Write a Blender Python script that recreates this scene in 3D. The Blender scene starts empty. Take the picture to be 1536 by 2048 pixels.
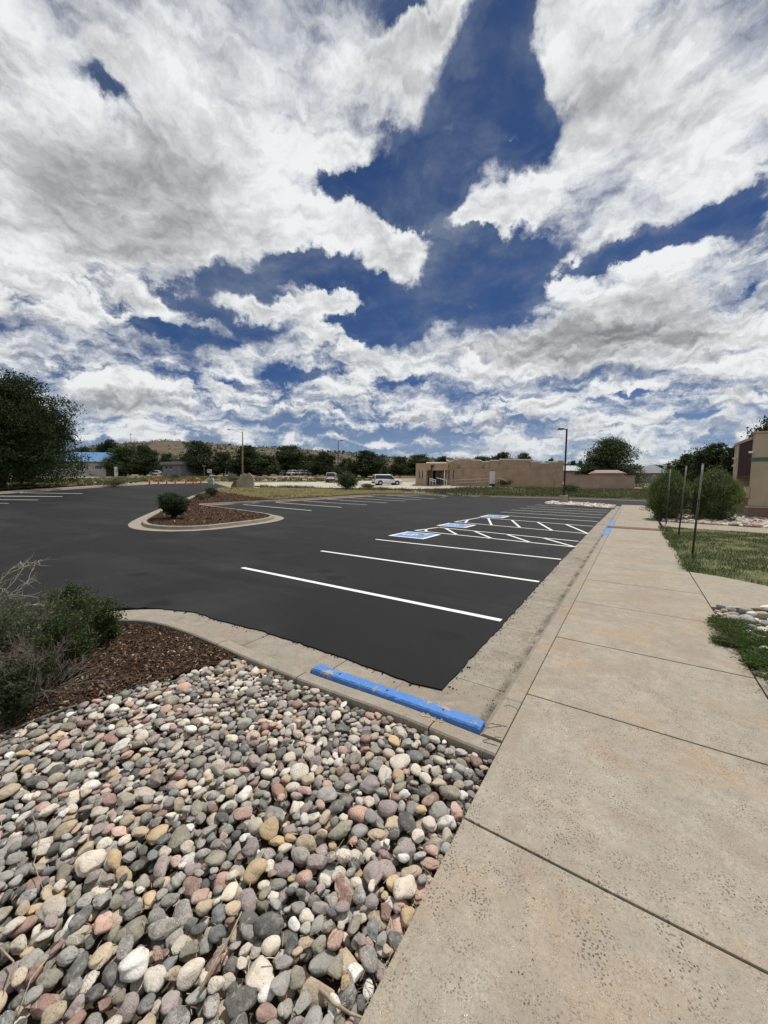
# Sunlit parking lot beside a river-rock bed and a concrete walk, under broken cloud
EXPOSURE = 0.0
SUN_E = 3.7
CLOUDK = 1.0
SKYTINT = (0.27, 0.37, 0.52)
# cloud cover: (photo x, photo y, radius x, radius y, turn, weight) read as directions on the sky; negative = clear
SKYLAY = [
 (1010,40,38,95,25,-.9),(820,18,45,28,0,-.7),(945,200,80,85,20,-.9),(1055,255,45,80,0,-.9),(860,320,75,70,-30,-.9),(850,410,50,40,0,-.7),(730,370,95,24,-4,-.8),
 (820,425,75,45,0,-.8),(930,540,120,60,-10,-.95),(1010,600,110,45,-15,-.8),(800,620,80,45,0,-.8),(600,525,90,20,0,-.6),(470,565,90,28,5,-.7),
 (390,610,70,22,20,-.55),(310,645,90,13,20,-.5),(440,680,55,16,0,-.7),(720,650,70,25,0,-.9),(500,650,70,14,8,-.5),(690,560,70,20,0,-.8),(1260,505,140,20,-12,-.8),(1440,425,90,26,-22,-.8),
 (210,190,60,20,38,-.55),(600,750,60,12,0,-.5),(480,768,50,9,0,-.45),(820,755,60,8,0,-.4),(790,868,130,10,0,-.5),(1385,832,30,7,0,-.5),
 (1260,783,50,6,0,-.4),(1510,320,40,25,0,-.1),(560,850,90,7,0,-.3),(1080,850,60,7,0,-.3),(180,880,60,10,0,-.5),(700,898,200,8,0,-.35),(1530,560,14,14,0,-.3),
 (590,612,125,20,-3,1.1),(630,655,50,14,10,.6),(970,435,75,30,-5,.75),(1050,400,60,30,-30,.5),(815,520,50,45,0,.75),(720,470,60,35,0,.4),(945,612,26,9,0,.55),(885,640,22,22,0,.55),(905,265,12,8,0,.5),
 (930,150,28,18,0,.45),(760,120,90,110,0,.3),(300,300,380,260,0,.4),(1320,250,200,170,0,.35),(1180,130,90,130,20,.35),(1200,640,250,80,0,.45),(900,720,250,30,0,.3),
 (150,800,250,50,0,.2),(1250,880,250,30,0,.15),(250,480,250,50,10,.3),(230,620,60,10,12,.45),(870,30,60,40,-40,.5),(830,170,50,80,0,.35),(700,560,40,10,0,.3),(560,570,60,8,0,.25),(1080,560,80,16,-20,.25),(1130,520,26,10,-25,.45),(1030,305,20,8,0,.4)]
VEIL = [(950,500,130,70,0,.9),(610,530,130,30,0,.8),(1230,470,130,40,-15,.7),(760,390,80,30,0,.7),(920,300,60,60,0,.4),(400,600,120,40,10,.5),(800,630,120,50,0,.4),(1020,90,50,90,0,.35)]
SHADELAY = [(1150,680,170,50,0,-.5),(300,480,200,60,0,-.12),(1330,640,150,45,0,-.25),(250,420,260,110,10,-.26),(150,330,200,70,0,-.12),(1440,775,90,16,0,-.3),(950,850,110,16,0,-.35),(300,800,120,14,0,-.25),(620,830,90,12,0,-.25),(1180,760,120,14,0,-.25),(1200,230,70,90,0,-.1),
 (120,80,150,60,0,-.10),(600,150,150,130,0,.04),(1400,120,90,110,20,.1),(700,480,120,60,0,.12),(1150,420,150,60,0,.14),(1400,540,170,40,-15,.16),(1130,600,110,22,-20,.2),
 (600,608,130,25,0,.2),(230,780,70,20,0,-.1),(650,880,70,14,0,-.1),(60,660,60,25,0,-.12),(40,180,50,60,0,.08),(450,820,80,20,0,.1),(780,880,60,14,0,.15)]
SYMB = [(-6.5, 12.02, 1.40, 1.40), (-6.52, 15.92, 1.35, 1.35), (-6.54, 21.55, 1.30, 1.55)]
import bpy, bmesh, math, random
import numpy as np
from mathutils import Matrix, Vector
from mathutils.geometry import delaunay_2d_cdt
random.seed(7); rng = np.random.default_rng(7)
scn = bpy.context.scene
COL = scn.collection
R = math.radians
# ------------------------------------------------------------------ camera
FPX, PITCH, ROLL, YAW, CAMH = 765.0, R(4.46), R(0.53), R(33.1), 1.9
FW = np.array([-math.sin(YAW)*math.cos(PITCH), math.cos(YAW)*math.cos(PITCH), -math.sin(PITCH)])
_r = np.array([math.cos(YAW), math.sin(YAW), 0.0]); _u = np.cross(_r, FW)
RT = _r*math.cos(ROLL) + _u*math.sin(ROLL); UP = -_r*math.sin(ROLL) + _u*math.cos(ROLL)
cam = bpy.data.cameras.new('camera'); cam.sensor_fit = 'VERTICAL'; cam.sensor_height = 36.0
cam.lens = FPX/2048*36.0; cam.clip_start = 0.05; cam.clip_end = 6000
camo = bpy.data.objects.new('camera', cam); COL.objects.link(camo)
m = Matrix.Identity(4)
for i in range(3):
    m[i][0] = RT[i]; m[i][1] = UP[i]; m[i][2] = -FW[i]
m[2][3] = CAMH
camo.matrix_world = m
scn.camera = camo
scn.view_settings.view_transform = 'Standard'; scn.view_settings.look = 'None'
scn.view_settings.exposure = EXPOSURE; scn.view_settings.gamma = 1.0
scn.cycles.max_bounces = 6; scn.cycles.diffuse_bounces = 3; scn.cycles.glossy_bounces = 2
scn.cycles.transparent_max_bounces = 6; scn.cycles.transmission_bounces = 3
scn.cycles.caustics_reflective = False; scn.cycles.caustics_refractive = False
# ------------------------------------------------------------------ sun
SUN_EL, SUN_AZ = R(66), R(8)          # azimuth measured clockwise from +Y
sdir = Vector((math.sin(SUN_AZ)*math.cos(SUN_EL), math.cos(SUN_AZ)*math.cos(SUN_EL), math.sin(SUN_EL)))
sl = bpy.data.lights.new('sun', 'SUN'); sl.energy = SUN_E; sl.angle = R(0.7); sl.color = (1.0, 0.955, 0.89)
so = bpy.data.objects.new('sun', sl); COL.objects.link(so)
so.rotation_euler = (-sdir).to_track_quat('-Z', 'Y').to_euler(); so.location = (0, 0, 60)

# ------------------------------------------------------------------ node helper
class NB:
    def __init__(s, nt): s.nt = nt; s.N = nt.nodes; s.L = nt.links
    def n(s, t, **k):
        x = s.N.new(t)
        for a, b in k.items(): setattr(x, a, b)
        return x
    def put(s, node, idx, v):
        if v is None: return
        if hasattr(v, 'is_output') or isinstance(v, bpy.types.NodeSocket): s.L.new(v, node.inputs[idx])
        else: node.inputs[idx].default_value = v
    def m(s, op, a, b=None, c=None, clamp=False):
        x = s.n('ShaderNodeMath', operation=op); x.use_clamp = clamp
        s.put(x, 0, a); s.put(x, 1, b)
        if c is not None: s.put(x, 2, c)
        return x.outputs[0]
    def v(s, op, a, b=None, c=None):
        x = s.n('ShaderNodeVectorMath', operation=op); s.put(x, 0, a); s.put(x, 1, b)
        if c is not None: s.put(x, 2, c)
        return x.outputs['Value'] if op in ('DOT_PRODUCT', 'LENGTH', 'DISTANCE') else x.outputs['Vector']
    def scale(s, a, f):
        x = s.n('ShaderNodeVectorMath', operation='SCALE'); s.put(x, 0, a); s.put(x, 'Scale', f); return x.outputs['Vector']
    def noise(s, vec, scale, detail=4, rough=0.55, dist=0.0, lac=2.0, col=False):
        x = s.n('ShaderNodeTexNoise'); s.put(x, 'Vector', vec); s.put(x, 'Scale', scale); s.put(x, 'Detail', detail)
        s.put(x, 'Roughness', rough); s.put(x, 'Distortion', dist); s.put(x, 'Lacunarity', lac)
        return x.outputs['Color' if col else 'Fac']
    def voro(s, vec, scale, feature='F1', out='Distance', rnd=1.0):
        x = s.n('ShaderNodeTexVoronoi', feature=feature, voronoi_dimensions='2D'); s.put(x, 'Vector', vec); s.put(x, 'Scale', scale); s.put(x, 'Randomness', rnd)
        return x.outputs[out]
    def ss(s, v, a, b, to0=0.0, to1=1.0):
        x = s.n('ShaderNodeMapRange', interpolation_type='SMOOTHSTEP'); x.clamp = True
        s.put(x, 0, v); s.put(x, 1, a); s.put(x, 2, b); s.put(x, 3, to0); s.put(x, 4, to1); return x.outputs[0]
    def mix(s, f, a, b, blend='MIX'):
        x = s.n('ShaderNodeMix', data_type='RGBA', blend_type=blend)
        s.put(x, 0, f); s.put(x, 6, a if not isinstance(a, tuple) or len(a) == 4 else a+(1,)); s.put(x, 7, b if not isinstance(b, tuple) or len(b) == 4 else b+(1,))
        return x.outputs[2]
    def mapv(s, vec, sc=(1, 1, 1), rot=(0, 0, 0), loc=(0, 0, 0)):
        x = s.n('ShaderNodeMapping'); s.put(x, 0, vec); x.inputs['Scale'].default_value = sc; x.inputs['Rotation'].default_value = rot; x.inputs['Location'].default_value = loc
        return x.outputs[0]
    def ramp(s, f, stops):
        x = s.n('ShaderNodeValToRGB'); s.put(x, 0, f); e = x.color_ramp.elements
        while len(e) < len(stops): e.new(0.5)
        for k, (p, c) in enumerate(stops): e[k].position = p; e[k].color = c if len(c) == 4 else c+(1,)
        return x.outputs[0]
MATS = {}
def new_mat(name):
    mt = bpy.data.materials.new(name); mt.use_nodes = True; nt = mt.node_tree; nt.nodes.clear()
    b = NB(nt); out = b.n('ShaderNodeOutputMaterial'); p = b.n('ShaderNodeBsdfPrincipled')
    nt.links.new(p.outputs[0], out.inputs[0]); MATS[name] = mt
    tc = b.n('ShaderNodeTexCoord'); geo = b.n('ShaderNodeNewGeometry')
    return mt, b, p, tc.outputs['Object'], geo.outputs['Position']
def bump(b, p, h, strength=0.5, dist=0.01):
    x = b.n('ShaderNodeBump'); b.put(x, 'Height', h); b.put(x, 'Strength', strength); b.put(x, 'Distance', dist)
    b.L.new(x.outputs[0], p.inputs['Normal'])
def simple(name, c, rough=0.7, var=0.12, scale=3.0, metal=0.0, bmp=0.0, bscale=40, spec=0.4, c2=None, detail=5):
    mt, b, p, o, w = new_mat(name)
    f = b.noise(o, scale, detail, 0.6)
    f = b.ss(f, 0.3, 0.7)
    a = tuple(x*(1-var) for x in c); d = c2 if c2 else tuple(min(1, x*(1+var)) for x in c)
    b.put(p, 'Base Color', b.mix(f, a, d)); b.put(p, 'Roughness', rough); b.put(p, 'Metallic', metal); b.put(p, 'Specular IOR Level', spec)
    if bmp: bump(b, p, b.noise(o, bscale, 4, 0.6), 0.6, bmp)
    return mt

# ------------------------------------------------------------------ ray helpers (reading positions off the place)
def ray(px, py): return FW + RT*((px-768)/FPX) - UP*((py-1024)/FPX)
def at(px, py, D): return np.array([0, 0, CAMH]) + ray(px, py)*D
def fdepth(x, y): return -x*math.sin(YAW) + y*math.cos(YAW)
"""terrain heights away from the flat lot: (px, py, depth)"""
CTRL = [(0,985,36),(-200,985,36),(0,975,42),(-250,975,44),(150,978,44),(290,970,60),(402,968,64),(200,965,60),(433,977,46),(492,975,50),(640,975,54),(775,971,66),(660,970,66),
 (831,968,67),(985,971.5,60),(931,971,62),(1128,975,58),(1150,974,58),(1268,978,53),(1330,966,85),(1400,975,60),(1520,985,50),(1700,990,50),
 (600,951,110),(560,951,112),(700,952,105),(150,949,120),(330,951,115),(250,958,90),(450,957,90),(0,955,95),(-300,955,90),(860,955,105),(1000,957,110),(1200,960,100),(1100,958,105),
 (1000,993,47),(1100,995,45),(1200,998,42),(1290,1001,41),(1400,1003,40),(900,994,46.5),(780,989,50),(700,983,50),(1536,1010,38),(1700,1010,38),(880,985,52),(1000,984,53),(1200,987,50)]
cp = [at(*c) for c in CTRL]
for D in (200, 320):
    for px in range(-900, 2500, 200):
        v = ray(px, 1000); v = v/np.hypot(v[0], v[1])*D*1.15; cp.append(np.array([v[0], v[1], 4.6 if D == 200 else 6.0]))
for gx in np.arange(-80, 50, 7.0):
    for gy in np.arange(-40, 50, 7.0):
        D = fdepth(gx, gy)
        if D < 32 and D > -25: cp.append(np.array([gx, gy, 0.0]))
for px in range(-100, 1600, 120): cp.append(np.array([*(at(px, 1000, 34)[:2]), 0.0]))
cp = np.array(cp)
_d = np.linalg.norm(cp[:, None, :2]-cp[None, :, :2], axis=2)
_A = np.block([[_d + 0.6*np.eye(len(cp))*0 - 1.2*np.eye(len(cp)), np.ones((len(cp), 1))], [np.ones((1, len(cp))), np.zeros((1, 1))]])
_w = np.linalg.solve(_A, np.append(cp[:, 2], 0))
def Z(x, y):
    x = np.asarray(x, float); y = np.asarray(y, float); sh = x.shape; X = x.ravel(); Y = y.ravel(); o = np.zeros(len(X))
    for i in range(0, len(X), 20000):
        q = np.hypot(X[i:i+20000, None]-cp[None, :, 0], Y[i:i+20000, None]-cp[None, :, 1]); o[i:i+20000] = q@_w[:-1]+_w[-1]
    D = -X*math.sin(YAW)+Y*math.cos(YAW); r = np.hypot(X, Y)
    k = np.clip((D-28)/7, 0, 1); k = k*k*(3-2*k)
    far = np.clip((r-380)/120, 0, 1); o = o*(1-far)+6.5*far
    o = o*k
    return o.reshape(sh)
def z1(x, y): return float(Z(np.array([x]), np.array([y]))[0])
def pt(px, py, dz=0.0):
    v = ray(px, py); ts = np.concatenate([np.linspace(0.5, 60, 500), np.linspace(60.3, 300, 500)])
    P = np.array([0, 0, CAMH]) + ts[:, None]*v
    h = P[:, 2]-Z(P[:, 0], P[:, 1])-dz
    i = np.argmax(h < 0)
    if h[i] >= 0: i = len(ts)-1
    if i == 0: return P[0, :2]
    f = h[i-1]/(h[i-1]-h[i]); q = P[i-1]*(1-f)+P[i]*f
    return q[:2]
def pts(l, dz=0.0): return [tuple(pt(a, b, dz)) for a, b in l]
def project(p):
    v = np.asarray(p, float)-np.array([0, 0, CAMH]); d = v@FW
    return 768+FPX*(v@RT)/d, 1024-FPX*(v@UP)/d, d

# ------------------------------------------------------------------ object helpers
def link(name, me, parent=None, mats=()):
    o = bpy.data.objects.new(name, me); COL.objects.link(o)
    if parent is not None: o.parent = parent
    for a in mats: me.materials.append(a)
    return o
def tag(o, label=None, cat=None, group=None, kind=None):
    if label: o['label'] = label
    if cat: o['category'] = cat
    if group: o['group'] = group
    if kind: o['kind'] = kind
    return o
def thing(name, loc, label, cat, group=None, rz=0.0):
    o = bpy.data.objects.new(name, None); COL.objects.link(o); o.location = loc; o.rotation_euler = (0, 0, rz); o.empty_display_size = 0.3
    return tag(o, label, cat, group)
def mesh_np(name, V, F, mi=None, smooth=False):
    V = np.asarray(V, np.float32); F = np.asarray(F, np.int32); me = bpy.data.meshes.new(name)
    me.vertices.add(len(V)); me.vertices.foreach_set('co', V.ravel())
    k = F.shape[1]; me.loops.add(F.size); me.loops.foreach_set('vertex_index', F.ravel())
    me.polygons.add(len(F)); me.polygons.foreach_set('loop_start', np.arange(0, F.size, k, dtype=np.int32))
    me.polygons.foreach_set('loop_total', np.full(len(F), k, np.int32))
    if mi is not None: me.polygons.foreach_set('material_index', np.asarray(mi, np.int32))
    me.polygons.foreach_set('use_smooth', np.full(len(F), smooth, bool))
    me.update(calc_edges=True); me.validate()
    return me
class MB:
    def __init__(s): s.v = []; s.f = []; s.mi = []; s.sm = []
    def add(s, V, F, mi=0, sm=False):
        o = len(s.v); s.v += [tuple(map(float, x)) for x in V]; s.f += [tuple(o+i for i in f) for f in F]; s.mi += [mi]*len(F); s.sm += [sm]*len(F); return s
    def box(s, x0, x1, y0, y1, z0, z1, mi=0, M=None):
        V = [(x, y, z) for z in (z0, z1) for y in (y0, y1) for x in (x0, x1)]
        if M is not None: V = [tuple(M @ Vector(q)) for q in V]
        return s.add(V, [(0, 2, 3, 1), (4, 5, 7, 6), (0, 1, 5, 4), (2, 6, 7, 3), (0, 4, 6, 2), (1, 3, 7, 5)], mi)
    def cbox(s, c, d, mi=0, rz=0.0, tilt=None):
        M = Matrix.Translation(c) @ Matrix.Rotation(rz, 4, 'Z')
        if tilt is not None: M = M @ tilt
        return s.box(-d[0]/2, d[0]/2, -d[1]/2, d[1]/2, -d[2]/2, d[2]/2, mi, M)
    def tube(s, P, rad, n=8, mi=0, cap=True, sm=True):
        P = [Vector(p) for p in P]; k = len(P)
        if not hasattr(rad, '__len__'): rad = [rad]*k
        V = []; a = None
        for i in range(k):
            t = (P[min(i+1, k-1)]-P[max(i-1, 0)]); t = t.normalized() if t.length > 1e-9 else Vector((0, 0, 1))
            if a is None: a = t.orthogonal().normalized()
            a = (a-t*a.dot(t)); a = a.normalized() if a.length > 1e-6 else t.orthogonal().normalized(); b = t.cross(a)
            for j in range(n):
                w = 2*math.pi*j/n; V.append(P[i]+(a*math.cos(w)+b*math.sin(w))*rad[i])
        F = [(i*n+j, i*n+(j+1) % n, (i+1)*n+(j+1) % n, (i+1)*n+j) for i in range(k-1) for j in range(n)]
        s.add(V, F, mi, sm)
        if cap:
            o = len(s.v)-len(V); s.f += [tuple(o+j for j in range(n))[::-1], tuple(o+(k-1)*n+j for j in range(n))]; s.mi += [mi, mi]; s.sm += [False, False]
        return s
    def prism(s, poly, z0, z1, mi=0, M=None):
        n = len(poly); V = [(x, y, z0) for x, y in poly]+[(x, y, z1) for x, y in poly]
        if M is not None: V = [tuple(M @ Vector(q)) for q in V]
        return s.add(V, [tuple(range(n))[::-1], tuple(range(n, 2*n))]+[(i, (i+1) % n, n+(i+1) % n, n+i) for i in range(n)], mi)
    def build(s, name, mats, parent=None, bevel=0.0, seg=2):
        me = bpy.data.meshes.new(name); me.from_pydata(s.v, [], s.f)
        me.polygons.foreach_set('material_index', s.mi); me.polygons.foreach_set('use_smooth', s.sm); me.update()
        if not isinstance(mats, (list, tuple)): mats = [mats]
        o = link(name, me, parent, mats)
        if bevel:
            bm = bmesh.new(); bm.from_mesh(me); bmesh.ops.recalc_face_normals(bm, faces=bm.faces)
            es = [e for e in bm.edges if len(e.link_faces) == 2 and e.calc_face_angle(0) > 0.6]
            bmesh.ops.bevel(bm, geom=es, offset=bevel, segments=seg, affect='EDGES', profile=0.6); bm.to_mesh(me); bm.free()
        else:
            bm = bmesh.new(); bm.from_mesh(me); bmesh.ops.recalc_face_normals(bm, faces=bm.faces); bm.to_mesh(me); bm.free()
        return o
def densify(poly, step, jit=0.0, closed=True):
    out = []; n = len(poly)
    for i in range(n if closed else n-1):
        a = np.array(poly[i], float); b = np.array(poly[(i+1) % n], float); L = np.linalg.norm(b-a); k = max(1, int(L/step)); nr = np.array([-(b-a)[1], (b-a)[0]])/max(L, 1e-9)
        for j in range(k):
            p = a+(b-a)*j/k
            if jit and j: p = p+nr*rng.normal(0, jit)
            out.append(tuple(p))
    if not closed: out.append(tuple(poly[-1]))
    return out
def smooth_poly(poly, it=2, closed=False):
    P = [np.array(p, float) for p in poly]
    for _ in range(it):
        Q = []; n = len(P)
        for i in range(n if closed else n-1):
            a, b = P[i], P[(i+1) % n]; Q += [a*.75+b*.25, a*.25+b*.75]
        P = Q if closed else [P[0]]+Q+[P[-1]]
    return [tuple(p) for p in P]
def area2(p): return sum(p[i][0]*p[(i+1) % len(p)][1]-p[(i+1) % len(p)][0]*p[i][1] for i in range(len(p)))
def sheet(name, poly, dz, mat, parent=None, cut=None, thick=0.0, zf=None, kind='structure'):
    """flat sheet with outline poly laid on the terrain"""
    P = [Vector(p) for p in poly]; n0 = len(P); xs = [p[0] for p in poly]; ys = [p[1] for p in poly]
    if cut:
        c_ = max(cut, max(max(xs)-min(xs), max(ys)-min(ys))/260)
        gx, gy = np.meshgrid(np.arange(min(xs)+c_*.37, max(xs), c_), np.arange(min(ys)+c_*.41, max(ys), c_)); gx = gx.ravel(); gy = gy.ravel()
        k_ = inpoly(gx, gy, poly); P += [Vector((float(a), float(b))) for a, b in zip(gx[k_], gy[k_])]
    vo, _e, fo, *_x = delaunay_2d_cdt(P, [(i, (i+1) % n0) for i in range(n0)], [], 1, 1e-6)
    cen = np.array([[sum(vo[i][0] for i in f)/len(f), sum(vo[i][1] for i in f)/len(f)] for f in fo]); ok_ = inpoly(cen[:, 0], cen[:, 1], poly)
    bm = bmesh.new(); vs = [bm.verts.new((v[0], v[1], 0)) for v in vo]
    for f, k_ in zip(fo, ok_):
        if k_: bm.faces.new([vs[i] for i in f])
    for v in [v for v in bm.verts if not v.link_faces]: bm.verts.remove(v)
    V = np.array([v.co[:] for v in bm.verts]); zz = (zf or Z)(V[:, 0], V[:, 1])
    for v, z in zip(bm.verts, zz): v.co.z = z+dz
    bmesh.ops.recalc_face_normals(bm, faces=bm.faces)
    if sum(f.normal.z for f in bm.faces) < 0: bmesh.ops.reverse_faces(bm, faces=bm.faces)
    if thick:
        r = bmesh.ops.extrude_face_region(bm, geom=bm.faces[:]); 
        for v in [g for g in r['geom'] if isinstance(g, bmesh.types.BMVert)]: v.co.z -= thick
        bmesh.ops.recalc_face_normals(bm, faces=bm.faces)
    me = bpy.data.meshes.new(name); bm.to_mesh(me); bm.free()
    o = link(name, me, parent, [mat])
    if parent is None and kind: o['kind'] = kind
    return o
def strip(name, a, b, w, dz, mat, parent=None, step=3.0):
    a = np.array(a); b = np.array(b); L = np.linalg.norm(b-a); t = (b-a)/L; n = np.array([-t[1], t[0]])*w/2; k = max(1, int(L/step))
    V = []; 
    for i in range(k+1):
        p = a+(b-a)*i/k
        for s in (-1, 1): q = p+n*s; V.append((q[0], q[1], z1(*q)+dz))
    F = [(2*i, 2*i+2, 2*i+3, 2*i+1) for i in range(k)]
    return link(name, mesh_np(name, V, F), parent, [mat])
def offset_line(P, d, closed=False):
    """positive d offsets to the left of travel"""
    P = [np.array(p, float) for p in P]; n = len(P); out = []
    for i in range(n):
        if closed: a, b = P[i-1], P[(i+1) % n]
        else: a, b = P[max(i-1, 0)], P[min(i+1, n-1)]
        t = b-a; t = t/max(np.linalg.norm(t), 1e-9); out.append(tuple(P[i]+np.array([-t[1], t[0]])*d))
    return out
def loft(name, lines, mat, parent=None, closed=False, kind='structure', smooth=False):
    """lines: list of (polyline xy, z-offset) swept side by side"""
    n = len(lines[0][0]); V = []
    for P, dz in lines:
        P = np.array(P); zz = Z(P[:, 0], P[:, 1])+dz; V += [(p[0], p[1], z) for p, z in zip(P, zz)]
    F = []
    for k in range(len(lines)-1):
        for i in range(n if closed else n-1):
            j = (i+1) % n; F.append((k*n+i, k*n+j, (k+1)*n+j, (k+1)*n+i))
    me = mesh_np(name, V, F, smooth=smooth)
    bm = bmesh.new(); bm.from_mesh(me); bmesh.ops.recalc_face_normals(bm, faces=bm.faces)
    if sum(f.normal.z*f.calc_area() for f in bm.faces) < 0: bmesh.ops.reverse_faces(bm, faces=bm.faces)
    bm.to_mesh(me); bm.free()
    o = link(name, me, parent, [mat])
    if parent is None and kind: o['kind'] = kind
    return o
def inpoly(x, y, poly):
    x = np.asarray(x); y = np.asarray(y); c = np.zeros(x.shape, bool); n = len(poly)
    for i in range(n):
        x1, y1 = poly[i]; x2, y2 = poly[(i+1) % n]
        cond = ((y1 > y) != (y2 > y)) & (x < (x2-x1)*(y-y1)/((y2-y1) if y2 != y1 else 1e-12)+x1); c ^= cond
    return c
def rand_in(poly, n):
    xs = [p[0] for p in poly]; ys = [p[1] for p in poly]; out = np.zeros((0, 2))
    while len(out) < n:
        q = np.stack([rng.uniform(min(xs), max(xs), n*2), rng.uniform(min(ys), max(ys), n*2)], 1); out = np.vstack([out, q[inpoly(q[:, 0], q[:, 1], poly)]])
    return out[:n]
# ------------------------------------------------------------------ world: physical sky with a procedural cloud layer
w = bpy.data.worlds.new('World'); scn.world = w; w.use_nodes = True
w.node_tree.nodes.clear(); B = NB(w.node_tree)
wo = B.n('ShaderNodeOutputWorld'); bg = B.n('ShaderNodeBackground'); B.L.new(bg.outputs[0], wo.inputs[0])
bg.inputs[1].default_value = 0.1
sk = B.n('ShaderNodeTexSky', sky_type='NISHITA'); sk.sun_disc = False; sk.sun_elevation = SUN_EL; sk.sun_rotation = SUN_AZ
sk.altitude = 1500; sk.air_density = 0.9; sk.dust_density = 0.3; sk.ozone_density = 2.5
tc = B.n('ShaderNodeTexCoord'); dr = B.v('NORMALIZE', tc.outputs['Generated'])
sx = B.n('ShaderNodeSeparateXYZ'); B.put(sx, 0, dr); dx, dy, dz_ = sx.outputs
zc = B.m('MAXIMUM', dz_, 0.0)
inv = B.m('DIVIDE', 1.0, B.m('ADD', zc, 0.10))
cb = B.n('ShaderNodeCombineXYZ'); B.put(cb, 0, B.m('MULTIPLY', dx, inv)); B.put(cb, 1, B.m('MULTIPLY', dy, inv)); pl = cb.outputs[0]
az = B.m('ARCTAN2', dx, dy); el = B.m('ARCSINE', dz_)
ce = B.n('ShaderNodeCombineXYZ'); B.put(ce, 0, az); B.put(ce, 1, el); ae = ce.outputs[0]
def azel(px, py):
    v = ray(px, py); v = v/np.linalg.norm(v); return np.array([math.atan2(v[0], v[1]), math.asin(v[2])])
warp = B.noise(ae, 9.0, 7, 0.62, col=True)
aew = B.v('ADD', ae, B.scale(B.v('SUBTRACT', warp, (0.5, 0.5, 0.5)), 0.13))
def blob(px, py, rx, ry, rot, wgt, acc):
    c = azel(px, py); e = 3.0; J = np.stack([(azel(px+e, py)-azel(px-e, py))/(2*e), (azel(px, py+e)-azel(px, py-e))/(2*e)], 1)  # px -> azel
    a = R(rot); Rm = np.array([[math.cos(a), math.sin(a)], [-math.sin(a), math.cos(a)]])
    M = np.diag([1/rx, 1/ry])@Rm@np.linalg.inv(J)
    d = B.v('SUBTRACT', aew, (float(c[0]), float(c[1]), 0))
    u = B.v('DOT_PRODUCT', d, (float(M[0, 0]), float(M[0, 1]), 0)); v = B.v('DOT_PRODUCT', d, (float(M[1, 0]), float(M[1, 1]), 0))
    r2 = B.m('MULTIPLY_ADD', u, u, B.m('MULTIPLY', v, v))
    g = B.m('POWER', 2.718, B.m('MULTIPLY', r2, -0.9))
    return B.m('MULTIPLY_ADD', g, wgt, acc)
LAY = SKYLAY
acc = 0.0
for bl in LAY: acc = blob(*bl, acc)
acc = B.m('MAXIMUM', acc, -0.66)
# multi-scale cloud noise on the cloud plane
pw = B.v('ADD', pl, B.scale(B.v('SUBTRACT', B.noise(pl, 2.2, 5, 0.55, col=True), (0.5, 0.5, 0.5)), 0.35))
n1 = B.noise(pw, 2.3, 13, 0.58)
pws = B.v('ADD', pw, (0.035*math.sin(SUN_AZ+0.5), 0.07*math.cos(SUN_AZ+0.5), 0))
n1s = B.noise(pws, 2.3, 8, 0.56)
# low clouds seen from the side get their shape in azimuth and elevation
aez = B.v('MULTIPLY', aew, (1.0, 2.1, 1.0))
n2 = B.noise(aez, 9.0, 11, 0.60)
n2s = B.noise(B.v('ADD', aez, (0.0, 0.022, 0)), 9.0, 7, 0.56)
low = B.ss(el, R(34), R(3), 0.30, 1.0)
nn = B.m('ADD', B.m('MULTIPLY', n1, B.m('SUBTRACT', 1.0, low)), B.m('MULTIPLY', n2, low))
nns = B.m('ADD', B.m('MULTIPLY', n1s, B.m('SUBTRACT', 1.0, low)), B.m('MULTIPLY', n2s, low))
dens = B.m('ADD', B.m('MULTIPLY_ADD', nn, 1.9, -0.95), B.m('ADD', acc, 0.19))
wisp = B.noise(pw, 7.0, 9, 0.65)
dens = B.m('ADD', dens, B.m('MULTIPLY_ADD', wisp, 0.30, -0.15))
cov = B.ss(dens, -0.04, B.ss(B.noise(pw, 1.3, 3, 0.5), 0.35, 0.65, 0.20, 0.58))
thick = B.ss(dens, 0.10, 0.85)
rel = B.m('SUBTRACT', nn, nns)
n3 = B.noise(pw, 1.1, 4, 0.5)
shade = 0.0
for bl in SHADELAY: shade = blob(*bl, shade)
lum = B.m('ADD', B.m('MULTIPLY_ADD', rel, 3.4, 0.93), B.m('MULTIPLY', thick, -0.26))
lum = B.m('ADD', lum, B.m('MULTIPLY_ADD', B.noise(pw, 5.0, 6, 0.55), 0.5, -0.25))
lum = B.m('ADD', lum, B.m('MULTIPLY_ADD', n3, 0.7, -0.35))
lum = B.m('ADD', lum, shade)
lum = B.m('MINIMUM', B.m('MAXIMUM', lum, 0.0), 1.0)
cc = B.ramp(lum, [(0.0, (0.23, 0.235, 0.255)), (0.3, (0.36, 0.362, 0.38)), (0.6, (0.55, 0.56, 0.575)), (1.0, (0.86, 0.875, 0.885))])
cc = B.scale(cc, 10.0*CLOUDK)
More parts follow.
